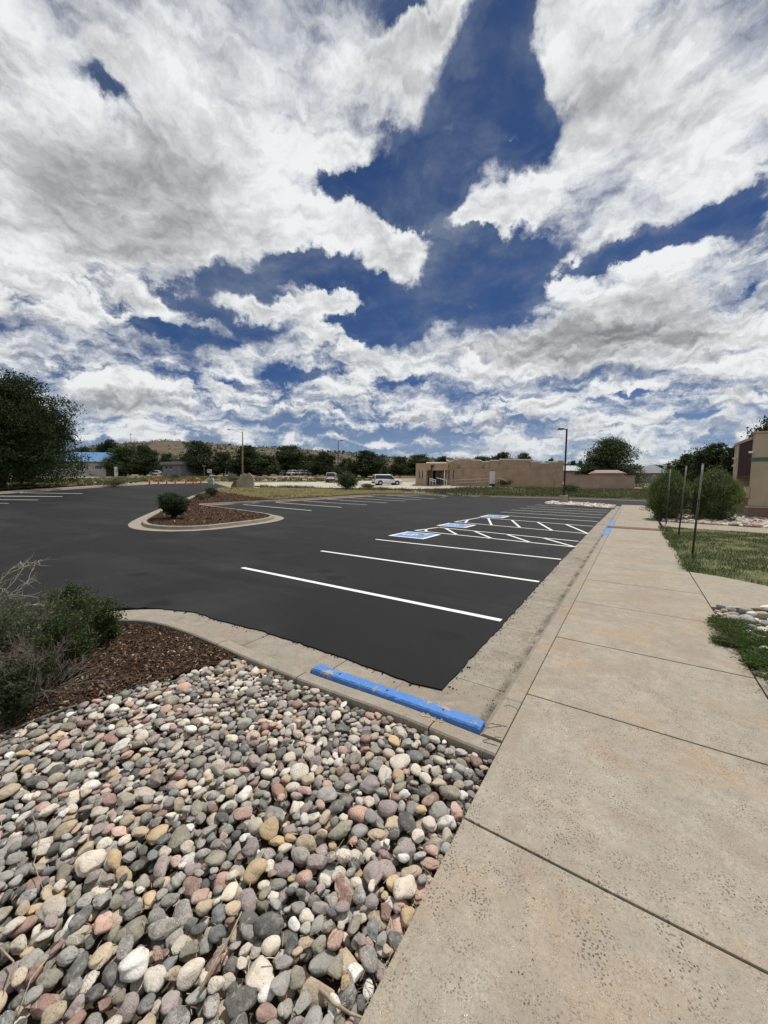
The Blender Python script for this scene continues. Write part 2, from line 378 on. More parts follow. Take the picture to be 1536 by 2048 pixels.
# sky itself, deepened as the camera recorded it
skc = B.v('MULTIPLY', sk.outputs[0], SKYTINT)
thin = B.m('MULTIPLY', B.ss(B.noise(pw, 3.0, 8, 0.65), 0.40, 0.75), 0.5)
veil = 0.0
for bl in VEIL: veil = blob(*bl, veil)
thin = B.m('MULTIPLY_ADD', B.m('MULTIPLY', veil, B.ss(B.noise(pw, 1.6, 9, 0.62), 0.34, 0.68)), 0.6, thin)
skc = B.mix(B.m('MULTIPLY', thin, B.ss(dens, -0.75, -0.1)), skc, (2.6, 3.0, 3.7))
haze = B.ss(el, R(15), R(-1), 0.0, 0.62)
fin = B.mix(cov, skc, cc)
fin = B.mix(B.m('MULTIPLY', haze, 0.6), fin, (4.6, 5.1, 5.8))
B.L.new(fin, bg.inputs[0])
w.cycles.sampling_method = 'MANUAL'; w.cycles.sample_map_resolution = 512
# ------------------------------------------------------------------ materials of the setting
def concrete(name, base, stain=(0.40, 0.29, 0.17), grime=0.35, pit=1.0, bl=1.0):
    mt, b, p, o, w_ = new_mat(name); o = w_
    n_big = b.noise(o, 0.9, 6, 0.6, 0.3); n_mid = b.noise(o, 4.5, 7, 0.65); n_fin = b.noise(o, 60, 5, 0.7); n_gr = b.noise(o, 260, 3, 0.6)
    c = b.mix(b.ss(n_mid, 0.32, 0.72), tuple(x*0.84 for x in base), tuple(min(1, x*1.10) for x in base))
    st = b.m('MULTIPLY', b.ss(n_big, 0.44, 0.62), b.ss(b.noise(o, 2.3, 6, 0.65), 0.38, 0.62))
    c = b.mix(b.m('MULTIPLY', st, 0.8), c, stain)
    cool = b.ss(b.noise(o, 0.55, 5, 0.6), 0.52, 0.72)
    c = b.mix(b.m('MULTIPLY', cool, 0.65), c, (base[0]*0.76, base[1]*0.84, base[2]*0.90))
    brn = b.m('MULTIPLY', b.ss(b.noise(o, 1.1, 8, 0.72, 0.5), 0.48, 0.62), 0.75); c = b.mix(brn, c, (0.33, 0.265, 0.205))
    c = b.mix(b.ss(n_fin, 0.35, 0.70, 0.0, 0.42), c, tuple(x*0.55 for x in base))
    c = b.mix(b.ss(n_gr, 0.35, 0.70, 0.0, 0.42), c, tuple(x*0.5 for x in base))
    # exposed aggregate: patches of small dark flecks and a few deep pits
    patch = b.ss(b.noise(o, 1.6, 6, 0.65), 0.34, 0.60, 0.15, 1.0)
    spx = b.v('ADD', o, b.scale(b.noise(o, 30, 2, 0.5, col=True), 0.02))
    v1 = b.voro(spx, 62); f1 = b.m('MULTIPLY', b.ss(v1, 0.30, 0.14), b.ss(b.noise(o, 13, 5, 0.7), 0.44, 0.60))
    c = b.mix(b.m('MULTIPLY', b.m('MULTIPLY', f1, patch), 0.9*pit), c, (0.095, 0.068, 0.052))
    v0 = b.voro(spx, 125); f0 = b.m('MULTIPLY', b.ss(v0, 0.30, 0.12), b.ss(b.noise(o, 22, 4, 0.7), 0.46, 0.60))
    c = b.mix(b.m('MULTIPLY', f0, 0.75*pit), c, (0.13, 0.095, 0.07))
    v2 = b.voro(spx, 24); f2 = b.m('MULTIPLY', b.ss(v2, 0.10, 0.06), b.ss(b.noise(o, 6.3, 4, 0.6), 0.54, 0.58))
    c = b.mix(b.m('MULTIPLY', f2, 0.8*pit), c, (0.03, 0.025, 0.022))
    v3 = b.voro(spx, 40); f3 = b.m('MULTIPLY', b.ss(v3, 0.07, 0.04), b.ss(b.noise(o, 9.0, 3, 0.6), 0.52, 0.6))
    c = b.mix(b.m('MULTIPLY', f3, 0.8), c, (0.7, 0.68, 0.62))
    if name.startswith('gutter'): c = gutter_dirt(b, o, c)
    b.put(p, 'Base Color', c); b.put(p, 'Roughness', 0.9); b.put(p, 'Specular IOR Level', 0.25)
    h = b.m('SUBTRACT', b.m('MULTIPLY_ADD', n_fin, 0.5, b.m('MULTIPLY', n_gr, 0.35)), b.m('MULTIPLY_ADD', f1, 0.35, b.m('MULTIPLY', f2, 1.0)))
    bump(b, p, h, 0.55, 0.0035*bl)
    return mt
M_walk = concrete('sidewalk_concrete', (0.405, 0.358, 0.290), stain=(0.41, 0.29, 0.175))
M_kerb = concrete('kerb_concrete', (0.365, 0.328, 0.27), grime=0.5, pit=0.8)
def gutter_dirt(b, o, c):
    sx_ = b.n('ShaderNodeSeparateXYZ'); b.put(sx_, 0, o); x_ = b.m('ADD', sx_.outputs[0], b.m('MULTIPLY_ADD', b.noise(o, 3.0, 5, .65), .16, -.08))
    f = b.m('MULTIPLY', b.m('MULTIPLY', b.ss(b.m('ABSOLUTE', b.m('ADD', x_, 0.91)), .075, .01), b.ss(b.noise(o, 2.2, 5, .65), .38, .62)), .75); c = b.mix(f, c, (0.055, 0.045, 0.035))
    f = b.m('MULTIPLY', b.ss(b.noise(o, 1.7, 7, .68, .6), .54, .70), .7); return b.mix(f, c, (0.16, 0.145, 0.12))
M_gutter = concrete('gutter_concrete', (0.37, 0.33, 0.268), stain=(0.17, 0.14, 0.11), pit=1.0)
def asphalt():
    mt, b, p, o, w_ = new_mat('fresh_asphalt'); o = w_
    st = b.mapv(o, (0.16, 0.9, 1), (0, 0, R(-14))); streak = b.noise(st, 0.55, 7, 0.62, 0.6)
    st2 = b.mapv(o, (0.9, 0.12, 1), (0, 0, R(22))); streak2 = b.noise(st2, 0.5, 6, 0.6, 0.5)
    big = b.noise(o, 0.16, 5, 0.55); g = b.noise(o, 110, 4, 0.7); g2 = b.voro(o, 160)
    f = b.m('ADD', b.m('MULTIPLY', streak, 0.5), b.m('ADD', b.m('MULTIPLY', streak2, 0.25), b.m('MULTIPLY', big, 0.25)))
    c = b.ramp(f, [(0.38, (0.004, 0.0039, 0.0039)), (0.5, (0.0085, 0.0085, 0.0088)), (0.61, (0.026, 0.026, 0.0278))])
    c = b.mix(b.ss(g, 0.35, 0.8, 0, 0.5), c, (0.026, 0.0257, 0.0255))
    scuff = b.m('MULTIPLY', b.ss(b.noise(b.mapv(o, (0.5, 2.6, 1), (0, 0, R(35))), 0.7, 8, 0.7, 1.2), 0.52, 0.70), 0.55); c = b.mix(scuff, c, (0.007, 0.007, 0.007))
    dust = b.m('MULTIPLY', b.ss(b.noise(o, 0.33, 8, 0.68, 0.8), 0.50, 0.72), 0.30); c = b.mix(dust, c, (0.048, 0.046, 0.044))
    spot = b.m('MULTIPLY', b.ss(b.voro(b.v('ADD', o, b.scale(b.noise(o, 5, 3, .6, col=True), .3)), 0.42), 0.10, 0.05), 0.7); c = b.mix(spot, c, (0.005, 0.005, 0.005))
    c = b.mix(b.ss(b.voro(o, 22), 0.035, 0.018, 0, 0.5), c, (0.2, 0.19, 0.17))
    b.put(p, 'Base Color', c); b.put(p, 'Roughness', b.m('MULTIPLY_ADD', f, 0.5, 0.5)); b.put(p, 'Specular IOR Level', 0.20)
    bump(b, p, b.m('ADD', g, b.m('MULTIPLY', g2, 0.6)), 0.7, 0.004); return mt
M_asph = asphalt()
def paint(name, c, worn=0.25):
    mt, b, p, o, w_ = new_mat(name); o = w_
    k = b.ss(b.noise(o, 75, 5, 0.75), 0.62, 0.72, 0, 1); k2 = b.ss(b.noise(o, 2.5, 4, 0.6), 0.4, 0.7, 0.15, 1)
    cc_ = b.mix(b.noise(o, 5, 4, 0.6), tuple(x*0.88 for x in c), c)
    b.put(p, 'Base Color', b.mix(b.m('MULTIPLY', b.m('MULTIPLY', k, k2), worn), cc_, (0.05, 0.05, 0.05))); b.put(p, 'Roughness', 0.6)
    bump(b, p, b.noise(o, 140, 3, 0.7), 0.4, 0.002); return mt
M_white = paint('white_road_paint', (0.80, 0.80, 0.78)); M_bluep = paint('blue_road_paint', (0.10, 0.27, 0.58), 0.2)
def dirt(name, a, c2, c3, sc=1.0, fleck=0.0):
    mt, b, p, o, w_ = new_mat(name); o = w_
    c = b.mix(b.ss(b.noise(o, 0.35*sc, 7, 0.62), 0.36, 0.64), a, c2); c = b.mix(b.ss(b.noise(o, 1.7*sc, 8, 0.7), 0.48, 0.68), c, c3)
    c = b.mix(b.ss(b.noise(o, 30, 5, 0.7), 0.4, 0.75, 0, 0.5), c, tuple(x*0.45 for x in a))
    b.put(p, 'Base Color', c); b.put(p, 'Roughness', 0.95); b.put(p, 'Specular IOR Level', 0.15)
    bump(b, p, b.noise(o, 25, 6, 0.7), 0.8, 0.03); return mt
M_desert = dirt('desert_soil', (0.30, 0.235, 0.165), (0.37, 0.31, 0.235), (0.17, 0.165, 0.085), 0.35)
M_road = dirt('pale_gravel_road', (0.46, 0.41, 0.34), (0.52, 0.47, 0.40), (0.40, 0.35, 0.28), 0.5)
M_soil = dirt('dark_bed_soil', (0.10, 0.075, 0.052), (0.15, 0.115, 0.08), (0.075, 0.055, 0.04), 6)
M_grassoil = dirt('grass_soil', (0.13, 0.135, 0.06), (0.095, 0.115, 0.045), (0.26, 0.205, 0.13), 1.6)
M_drysoil = dirt('dry_grass_soil', (0.36, 0.29, 0.155), (0.28, 0.235, 0.12), (0.15, 0.16, 0.065), 0.9)
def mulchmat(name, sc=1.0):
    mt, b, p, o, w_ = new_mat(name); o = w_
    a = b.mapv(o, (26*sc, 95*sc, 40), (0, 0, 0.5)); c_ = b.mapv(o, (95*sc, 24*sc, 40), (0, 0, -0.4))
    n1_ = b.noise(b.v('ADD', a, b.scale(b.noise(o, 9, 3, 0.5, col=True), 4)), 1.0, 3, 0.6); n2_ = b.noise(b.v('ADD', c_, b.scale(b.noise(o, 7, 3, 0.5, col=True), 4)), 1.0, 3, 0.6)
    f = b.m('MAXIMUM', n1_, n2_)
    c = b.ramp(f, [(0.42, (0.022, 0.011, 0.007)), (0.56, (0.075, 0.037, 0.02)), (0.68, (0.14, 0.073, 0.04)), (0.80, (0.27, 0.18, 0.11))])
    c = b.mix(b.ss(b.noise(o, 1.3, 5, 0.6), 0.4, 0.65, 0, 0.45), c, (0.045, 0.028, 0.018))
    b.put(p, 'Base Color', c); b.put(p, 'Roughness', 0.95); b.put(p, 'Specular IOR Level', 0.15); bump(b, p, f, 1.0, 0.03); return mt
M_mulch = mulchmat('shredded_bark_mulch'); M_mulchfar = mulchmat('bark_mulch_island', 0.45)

# ------------------------------------------------------------------ terrain
azs = np.linspace(0, 2*math.pi, 481)[:-1]; rs = np.concatenate([np.linspace(0.4, 12, 14), 12*np.exp(np.linspace(0.06, math.log(3600/12), 92))])
AA, RR_ = np.meshgrid(azs, rs); X = RR_*np.sin(AA); Y = RR_*np.cos(AA)
ZZ = Z(X, Y); ZZ = ZZ-0.12+0.04*np.clip((RR_-60)/40, 0, 1)
n = len(azs); V = np.stack([X.ravel(), Y.ravel(), ZZ.ravel()], 1); V = np.vstack([V, [[0, 0, -0.12]]])
k = np.arange(len(rs)-1)[:, None]*n; i = np.arange(n)[None, :]; j = (i+1) % n
F = np.stack([(k+i), (k+j), (k+n+j), (k+n+i)], 2).reshape(-1, 4)[:, ::-1]
ce_ = len(V)-1; Ff = np.stack([np.full(n, ce_), np.arange(n), (np.arange(n)+1) % n, (np.arange(n)+1) % n], 1)
me = mesh_np('ground', V, F, smooth=True)
bmx = bmesh.new(); bmx.from_mesh(me); bmx.verts.ensure_lookup_table(); bmx.faces.new([bmx.verts[q] for q in range(n)]); bmx.to_mesh(me); bmx.free()
link('ground', me, None, [M_desert])['kind'] = 'structure'

# ------------------------------------------------------------------ kerb lines and pans
ZT = 0.13
KB = pts([(985,1507),(900,1473),(792,1427),(628,1370),(537,1333),(480,1309),(440,1291),(391,1270),(338,1251),(300,1242),(254,1239),(200,1240),(120,1251),(30,1275),(-120,1330)], ZT)
KB[0] = (-0.67, KB[0][1])
KBs = smooth_poly(KB, 2)
KB0 = offset_line(KBs, -0.15)                       # lot side of the kerb top
if abs(KB0[0][0]) < abs(KBs[0][0])-9: pass
ASP = pts([(868,1383),(840,1372),(780,1352),(700,1322),(620,1295),(520,1262),(430,1240),(395,1227),(365,1223),(310,1218),(255,1217),(180,1222),(90,1236),(-30,1262),(-200,1310)])
GX0, GX1, GXA = -0.67, -0.84, -1.38
YEND = 39.2
def side(P, ref): return P
sgn = 1 if (np.array(KB0[5])-np.array(KBs[5]))[1] > 0 else -1
if sgn < 0: KB0 = offset_line(KBs, 0.15)
KBc = offset_line(KBs, 0.17 if sgn < 0 else -0.17)
def clipx(P, xm): return [(min(x, xm), y) for x, y in P]
# near kerb: back face, rounded top, front face
off = 0.15 if sgn < 0 else -0.15
L = [(KBs, -0.15), (KBs, ZT-0.012), (offset_line(KBs, off*0.08), ZT), (offset_line(KBs, off*0.85), ZT), (offset_line(KBs, off*1.0), ZT-0.015), (offset_line(KBs, off*1.1), -0.1)]
L = [(clipx(P, GX0-0.003 if i < 4 else GX0-0.003), z) for i, (P, z) in enumerate(L)]
def cut_line(P, i0, i1, g=0.004):
    P = [np.array(q) for q in P[i0:i1+1]]
    if i0 > 0: d = P[1]-P[0]; P[0] = P[0]+d/np.linalg.norm(d)*g
    d = P[-2]-P[-1]; P[-1] = P[-1]+d/np.linalg.norm(d)*g
    return [tuple(q) for q in P]
brk = [0, 7, 15, 26, len(KBs)-1]
for a_, b_ in zip(brk[:-1], brk[1:]): loft('kerb', [(cut_line(P, a_, b_), z) for P, z in L], M_kerb)
# side kerb beside the sidewalk, cut by joints
yk0 = KBs[0][1]+0.16
cuts = [yk0, 3.10, 5.98, 8.0, 11.4, 14.4, 17.4, 20.4, 23.4, 26.4, 29.4, 32.4, 35.4, YEND]
mb = MB()
prof = [(GX0-0.006, -0.15), (GX0-0.006, ZT-0.004), (GX0-0.012, ZT), (GX1+0.035, ZT), (GX1+0.006, ZT-0.022), (GX1-0.02, 0.03), (GX1-0.05, 0.004), (GX1-0.05, -0.15)]
for a, b_ in zip(cuts[:-1], cuts[1:]):
    ys = list(np.arange(a+0.003, b_-0.003, 0.8))+[b_-0.003]; nn_ = len(prof); V = []
    for yy in ys:
        for (x, z) in prof: V.append((x, yy, z + float(Z([x], [yy])[0])))
    F = [(q*nn_+e, q*nn_+(e+1) % nn_, (q+1)*nn_+(e+1) % nn_, (q+1)*nn_+e) for q in range(len(ys)-1) for e in range(nn_)]
    F += [tuple(range(nn_))[::-1], tuple((len(ys)-1)*nn_+e for e in range(nn_))]
    mb.add(V, F)
sk_ = mb.build('kerb', [M_kerb]); sk_['kind'] = 'structure'
# gutter pan along the side kerb, in panels
mb = MB()
gc = [KBs[0][1]+0.02, 3.42, 5.0, 6.6, 8.0]+list(np.arange(11.0, YEND-1, 3.0))+[YEND]
for a, b_ in zip(gc[:-1], gc[1:]):
    mb.box(-1.75, GX1-0.02, a+0.004, b_-0.004, -0.1, 0.0)
gp = mb.build('gutter_pan', [M_gutter]); gp['kind'] = 'structure'
# gutter pan along the near kerb
A2 = [p for p in KB0]; far_ = offset_line(KBs, off*5.2)
# keep left of the side gutter
GL = [([(min(x, -1.754), y) for x, y in offset_line(KBs, off*k_)], 0.0) for k_ in (0.95, 2.5, 5.2)]
for a_, b_ in zip(brk[:-1], brk[1:]): loft('gutter_pan', [(cut_line(P, a_, b_), z) for P, z in GL], M_gutter)
sheet('gutter_pan', [(-1.90, 2.2), (GX1-0.02, 2.0), (GX1-0.02, gc[0]), (-1.753, gc[0]), (-1.753, 3.6), (-1.90, 3.5)], -0.004, M_gutter)

# ------------------------------------------------------------------ asphalt
right_edge = densify([(GXA, ASP[0][1]+0.05), (GXA-0.01, 5.2), (-1.42, 10), (-1.42, 20), (-1.37, 26), (-1.33, 33), (-1.33, YEND)], 0.09, 0.009, closed=False)
near_edge = densify(ASP[::-1], 0.08, 0.010, closed=False)
sw_end = [(-1.33, YEND+0.05), (3.4, YEND+0.05), (3.4, YEND+0.9)]
far_edge = pts([(1700,1012),(1536,1010),(1400,1003.5),(1290,1000.5),(1200,997),(1100,994.5),(1000,992.5),(930,991),(880,986),(780,988),(700,992),(560,992),(470,985),(455,974),(430,966),(402,966),(298,968.3),(200,974),(100,980),(0,985.5),(-200,990)])
lot_poly = near_edge[:-1] + right_edge + sw_end + [far_edge[0]] + densify(far_edge, 1.5, 0.03, closed=False)[1:] + [(-95, 12), (-60, -12), (-12, -9)]
lot = sheet('parking_lot', lot_poly, 0.016, M_asph, cut=2.5)
# a thick lip where the fresh overlay ends
lip = near_edge[:-1]+right_edge
mbp = MB(); V = []
for (x, y) in lip: V += [(x, y, 0.0155), (x, y, -0.05)]
mbp.add(V, [(2*i, 2*i+1, 2*i+3, 2*i+2) for i in range(len(lip)-1)]); mbp.build('asphalt_edge', [M_asph], lot)

# ------------------------------------------------------------------ painted markings (part of the lot)
DZ = 0.020; XL, XR = -7.05, -1.44
SY = {0: 5.19, 1: 7.70, 2: 10.33, 3: 12.85, 4: 14.20, 5: 16.75, 6: 19.5, 7: 22.3, 8: 24.9, 9: 27.3, 10: 29.9, 11: 32.4, 12: 35.4}
def line(a, b_, w_=0.10, nm='painted_line', mt=M_white, dz=DZ): return strip(nm, a, b_, w_, dz, mt, lot)
for q in (0, 1, 2, 7, 8, 9, 10, 11, 12): line((XL-(0.2 if q > 6 else 0), SY[q]+(0.0 if q < 3 else 0.3)), (XR, SY[q]-(0.0 if q < 3 else 0.3)), 0.105)
for a_, c_ in ((3, 4), (5, 6)):
    l0, l1, u0, u1 = ((-7.12, 13.17), (XR, 12.62), (-6.85, 14.70), (XR, 13.95)) if a_ == 3 else ((-7.17, 17.26), (XR, 16.36), (-7.00, 20.35), (XR, 19.35))
    line(l0, l1); line(u0, u1); line(l0, (u0[0]+.02, u0[1]+.03))
    lo_ = lambda x: l0[1]+(l1[1]-l0[1])*(x-l0[0])/(l1[0]-l0[0]); up_ = lambda x: u0[1]+(u1[1]-u0[1])*(x-u0[0])/(u1[0]-u0[0])
    line((l0[0]+.10, (lo_(l0[0])+up_(u0[0]))*.5), (-6.62, lo_(-6.62)))
    for k_ in range(4):
        xa = -6.50+k_*1.30; line((xa, up_(xa)), (xa+1.22, lo_(xa+1.22)))
def symbol(cx, cy, w_, h_):
    fr = link('accessible_symbol', None, lot); 
    o = sheet('symbol_frame', [(cx-w_/2, cy-h_/2), (cx+w_/2, cy-h_/2), (cx+w_/2, cy+h_/2), (cx-w_/2, cy+h_/2)], DZ, M_white, fr)
    t = 0.13; iw, ih = w_/2-t, h_/2-t
    sheet('symbol_field', [(cx-iw, cy-ih), (cx+iw, cy-ih), (cx+iw, cy+ih), (cx-iw, cy+ih)], DZ+0.004, M_bluep, fr)
    # wheelchair figure, its top towards the kerb-less side (drivers read it from the aisle)
    def T(u, v): return (cx-v*ih*1.7+0.0, cy+u*iw*1.7)      # u across, v up
    def poly(P): sheet('symbol_figure', [T(*q) for q in P], DZ+0.008, M_white, fr)
    poly([(0.10*math.cos(a)-0.10, 0.10*math.sin(a)+0.38) for a in np.linspace(0, 2*math.pi, 14)[:-1]])
    def bar(P, w__):
        P = [np.array(q, float) for q in P]
        for a, b_ in zip(P[:-1], P[1:]):
            t_ = (b_-a)/np.linalg.norm(b_-a); n_ = np.array([-t_[1], t_[0]])*w__/2; poly([a-n_-t_*w__*.3, b_-n_+t_*w__*.3, b_+n_+t_*w__*.3, a+n_-t_*w__*.3])
    bar([(-0.10, 0.28), (-0.07, -0.02)], 0.13); bar([(-0.08, 0.12), (0.16, 0.12)], 0.09); bar([(-0.06, -0.03), (0.19, -0.04)], 0.12); bar([(0.19, -0.05), (0.30, -0.34)], 0.11); bar([(0.30, -0.34), (0.40, -0.30)], 0.09)
    ar = [(0.27*math.cos(a)-0.03, 0.27*math.sin(a)-0.16) for a in np.linspace(R(125), R(375), 14)]; bar(ar, 0.09)
for cx_, cy, w__, h__ in SYMB: symbol(cx_, cy, w__, h__)
bR = pts([(623,1022.6),(683,1015.8),(733.4,1010.5),(774.8,1006.6),(811,1003.3),(842.8,1000.5),(869.5,998.6)]); bL = pts([(486,1010),(551,1005.8),(607.7,1002.7),(654.7,999.2),(697.7,996.2),(736.7,994),(781.6,991.3)])
for a, b_ in zip(bL, bR): line(a, b_, 0.13, dz=0.045)
for p_, q_ in (((17,1008),(-110,1006.5)), ((77,1001),(-60,999.5)), ((125,994),(-10,993)), ((165,988),(40,986.5))):
    line(pt(*q_), pt(*p_), 0.15, dz=0.045)

# ------------------------------------------------------------------ sidewalk slabs
mb = MB(); ys = [-3.0, -1.1, 0.35, 1.83, 3.27, 4.72, 6.35, 7.95, 9.5, 11.0, 12.5, 14.0, 15.5, 17.0, 18.25, 18.55, 20.0, 21.5, 23.0, 24.5, 26.0, 27.5, 29.0, 30.5, 32, 33.5, 35, 36.5, 38.0, YEND]
W1 = 1.02
for a, b_ in zip(ys[:-1], ys[1:]):
    if abs(a-18.25) < 0.01: continue
    x1 = W1 if a < 21 else (W1 if a < 24 else W1+0.1)
    g_ = 0.006 if a < 12 else 0.004
    mb.box(GX0, x1, a+g_, b_-g_, -0.12, ZT+rng.uniform(-.0015, .0015))
sw = mb.build('sidewalk', [M_walk], None, bevel=0.007, seg=2); sw['kind'] = 'structure'
mb = MB(); mb.box(GX0-0.004, W1+0.0, -3, YEND, -0.12, ZT-0.022); o = mb.build('sidewalk_bed', [M_soil]); o['kind'] = 'structure'
# side walk branching right to the door, and the slab widening at the bottom right
br = pts([(1385,1144),(1440,1153),(1536,1172),(1800,1225),(1900,1262),(1536,1217),(1425,1214)], ZT)
sheet('sidewalk', [(W1+0.012, br[0][1]), br[1], br[2], (6.5, 8.4), (6.5, 6.95), br[5], (W1+0.012, br[6][1])], ZT-0.001, M_walk, thick=0.14)
sheet('sidewalk', [(W1+0.012, -3), (4.5, -3), (4.5, 4.2), (3.2, 4.55), (1.9, 4.74), (W1+0.012, 4.78)], ZT-0.002, M_walk, thick=0.14)
# cross walk further on, ending at the shrubs
sheet('sidewalk', [(W1+0.112, 20.0), (9, 19.3), (9, 21.4), (W1+0.112, 22.6)], ZT-0.002, M_walk, thick=0.14)

# ------------------------------------------------------------------ the kerbed island
isl = pts([(283,1040),(286,1046),(300,1050),(340,1053),(400,1052),(470,1045),(530,1037.5),(547,1033),(548,1030),(535,1026.5),(500,1021.5),(450,1015),(405,1009.5),(400,1007.5),(430,1006),(480,1003.5),(560,999.5),(640,995.3),(700,991.6),(750,989),(800,988.2),(860,989.5),(893,992.3),(899,993.2),(880,988.5),(800,983.5),(700,982),(600,979),(520,976),(470,974.5),(445,975.5),(432,978),(400,986),(372,999),(335,1014),(300,1030)], 0.15)
isl = smooth_poly(isl, 1, closed=True)
ccw = area2(isl) > 0; io = 1 if ccw else -1           # + = inwards
def off_c(d): return offset_line(isl, d*io, closed=True)
loft('kerb', [(off_c(-0.50), 0.018), (off_c(-0.50), 0.022), (off_c(-0.02), 0.020), (off_c(0), 0.135), (off_c(0.02), 0.15), (off_c(0.16), 0.15), (off_c(0.175), 0.10)], M_kerb, closed=True)
inner = off_c(0.165)
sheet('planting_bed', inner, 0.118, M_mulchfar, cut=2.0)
# dry grass part of the island bed
dry = pts([(590,977.5),(640,979),(700,981),(790,983.5),(860,988),(880,991),(820,987),(760,986.8),(700,989.3),(640,993),(590,995.6),(545,998.3),(500,993),(470,988),(440,984),(434,980),(445,977),(470,975.8),(520,976.7)], 0.13)
sheet('dry_grass_patch', dry, 0.128, M_drysoil, cut=2.0)
# small stone island at the head of the right-hand row
st = pts([(1088,1005),(1100,1001.5),(1140,1002.5),(1232,1009),(1229,1014.5),(1220,1016),(1150,1010.5),(1092,1007.5)], 0.14)
iso = 1 if area2(st) > 0 else -1
loft('kerb', [(offset_line(st, -0.02*iso, True), 0.0), (offset_line(st, 0, True), 0.14), (offset_line(st, 0.15*iso, True), 0.14), (offset_line(st, 0.16*iso, True), 0.08)], M_kerb, closed=True)
M_palest = simple('pale_stone', (0.48, 0.44, 0.38), 0.85, 0.25, 9, bmp=0.05, bscale=9)
sheet('planting_bed', offset_line(st, 0.155*iso, True), 0.10, M_palest)
# kerb along the left edge of the lot, and weedy kerb on the far side
lk = densify(pts([(-250,990),(0,985),(60,982),(130,977.5),(200,973),(262,969.5),(292,968.2)], 0.1), 2, 0, False)
for d_ in (1,):
    L_ = lk; loft('kerb', [(offset_line(L_, -0.35), 0.02), (offset_line(L_, -0.02), 0.024), (L_, 0.15), (offset_line(L_, 0.35), 0.155), (offset_line(L_, 1.3), 0.15), (offset_line(L_, 1.32), -0.1)], M_kerb)
fk = densify(pts([(925,990.6),(1000,992.2),(1100,994.2),(1200,996.8),(1290,1000.2),(1400,1003),(1536,1009),(1700,1011.5)], 0.1), 2, 0, False)
loft('kerb', [(offset_line(fk, -0.4), 0.02), (offset_line(fk, 0.0), 0.022), (offset_line(fk, 0.02), 0.13), (offset_line(fk, 0.18), 0.13), (offset_line(fk, 0.2), -0.1)], M_kerb)
# weedy grass strip beyond the far kerb
strip_poly = pts([(905,990),(1000,991),(1100,993),(1200,995.5),(1290,999),(1400,1001.5),(1700,1010),(1700,992),(1500,984),(1330,978),(1268,980),(1130,977),(1000,974),(930,975),(900,979),(870,982)], 0.05)
sheet('grass_strip', strip_poly, 0.06, M_grassoil, cut=3.0)
# pale road crossing behind, and its lot in front of the tan building
sheet('gravel_road', pts([(505,966),(600,965),(700,963.5),(745,962),(840,966),(930,971),(985,972.5),(975,977),(930,978),(870,979),(800,978.5),(700,977),(640,976),(560,974),(510,972)], 0), 0.05, M_road, cut=3.0)
sheet('gravel_road', pts([(-100,966),(100,960),(200,958),(300,954),(380,955),(470,958),(600,958),(700,958),(700,960),(560,962),(470,962),(380,961),(280,962),(200,966),(120,971),(-100,980)], 0), 0.05, M_road, cut=4.0)
sheet('dirt_verge', pts([(-250,984),(0,980),(90,975),(190,969),(170,965),(60,968),(-250,974)], 0), 0.08, dirt('pinkish_dirt', (0.36, 0.29, 0.235), (0.30, 0.235, 0.17), (0.22, 0.19, 0.12), 0.8), cut=3.0)

# ------------------------------------------------------------------ beds near the camera
edge = pts([(478,1318),(400,1345),(330,1368),(273,1380),(164,1416),(73,1447),(0,1478),(-150,1545),(-500,1700)], 0.06)
bed_k = [p for p in KBs if p[1] < edge[0][1]+0.02] # kerb points from the corner up to the edging
cob_poly = [(GX0-0.005, KBs[0][1]-0.005)]+[p for p in KBs if p[0] > edge[0][0]]+edge+[(-5.2, -0.6), (GX0-0.005, -0.6)]
sheet('bed_soil', cob_poly, 0.028, M_soil, cut=1.0)
mul_poly = [p for p in KBs if p[0] <= edge[0][0]]+[(-12, 1.0), (-9, 0.2)]+edge[::-1]
def mulz(x, y): return 0.085+0.02*np.sin(x*2.1)*np.cos(y*1.7)
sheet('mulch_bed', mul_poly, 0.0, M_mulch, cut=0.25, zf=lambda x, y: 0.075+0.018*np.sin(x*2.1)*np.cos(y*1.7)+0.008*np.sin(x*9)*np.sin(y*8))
# right-hand beds: lawn, cobble bed, rock bed by the building
lawn = [(W1+0.005, br[0][1]+0.02), br[1], br[2], (6.5, 8.42), (14, 8.2), (14, 19.2), (9, 19.28), (W1+0.12, 19.95), (W1+0.01, 19.9)]
sheet('lawn', lawn, 0.125, M_grassoil, cut=1.5)
cob2 = [(W1+0.005, 4.79), (1.9, 4.75), (3.2, 4.56), (4.5, 4.3), (6.5, 4.3), (6.5, 6.93), br[5], (W1+0.005, br[6][1]-0.02)]
sheet('bed_soil', cob2, 0.03, M_soil)
rockbed = [(W1+0.2, 22.62), (9, 21.42), (20, 21), (20, 29.2), (4.2, 33), (2.6, YEND), (W1+0.2, YEND)]
sheet('bed_soil', rockbed, 0.10, M_soil, cut=3)
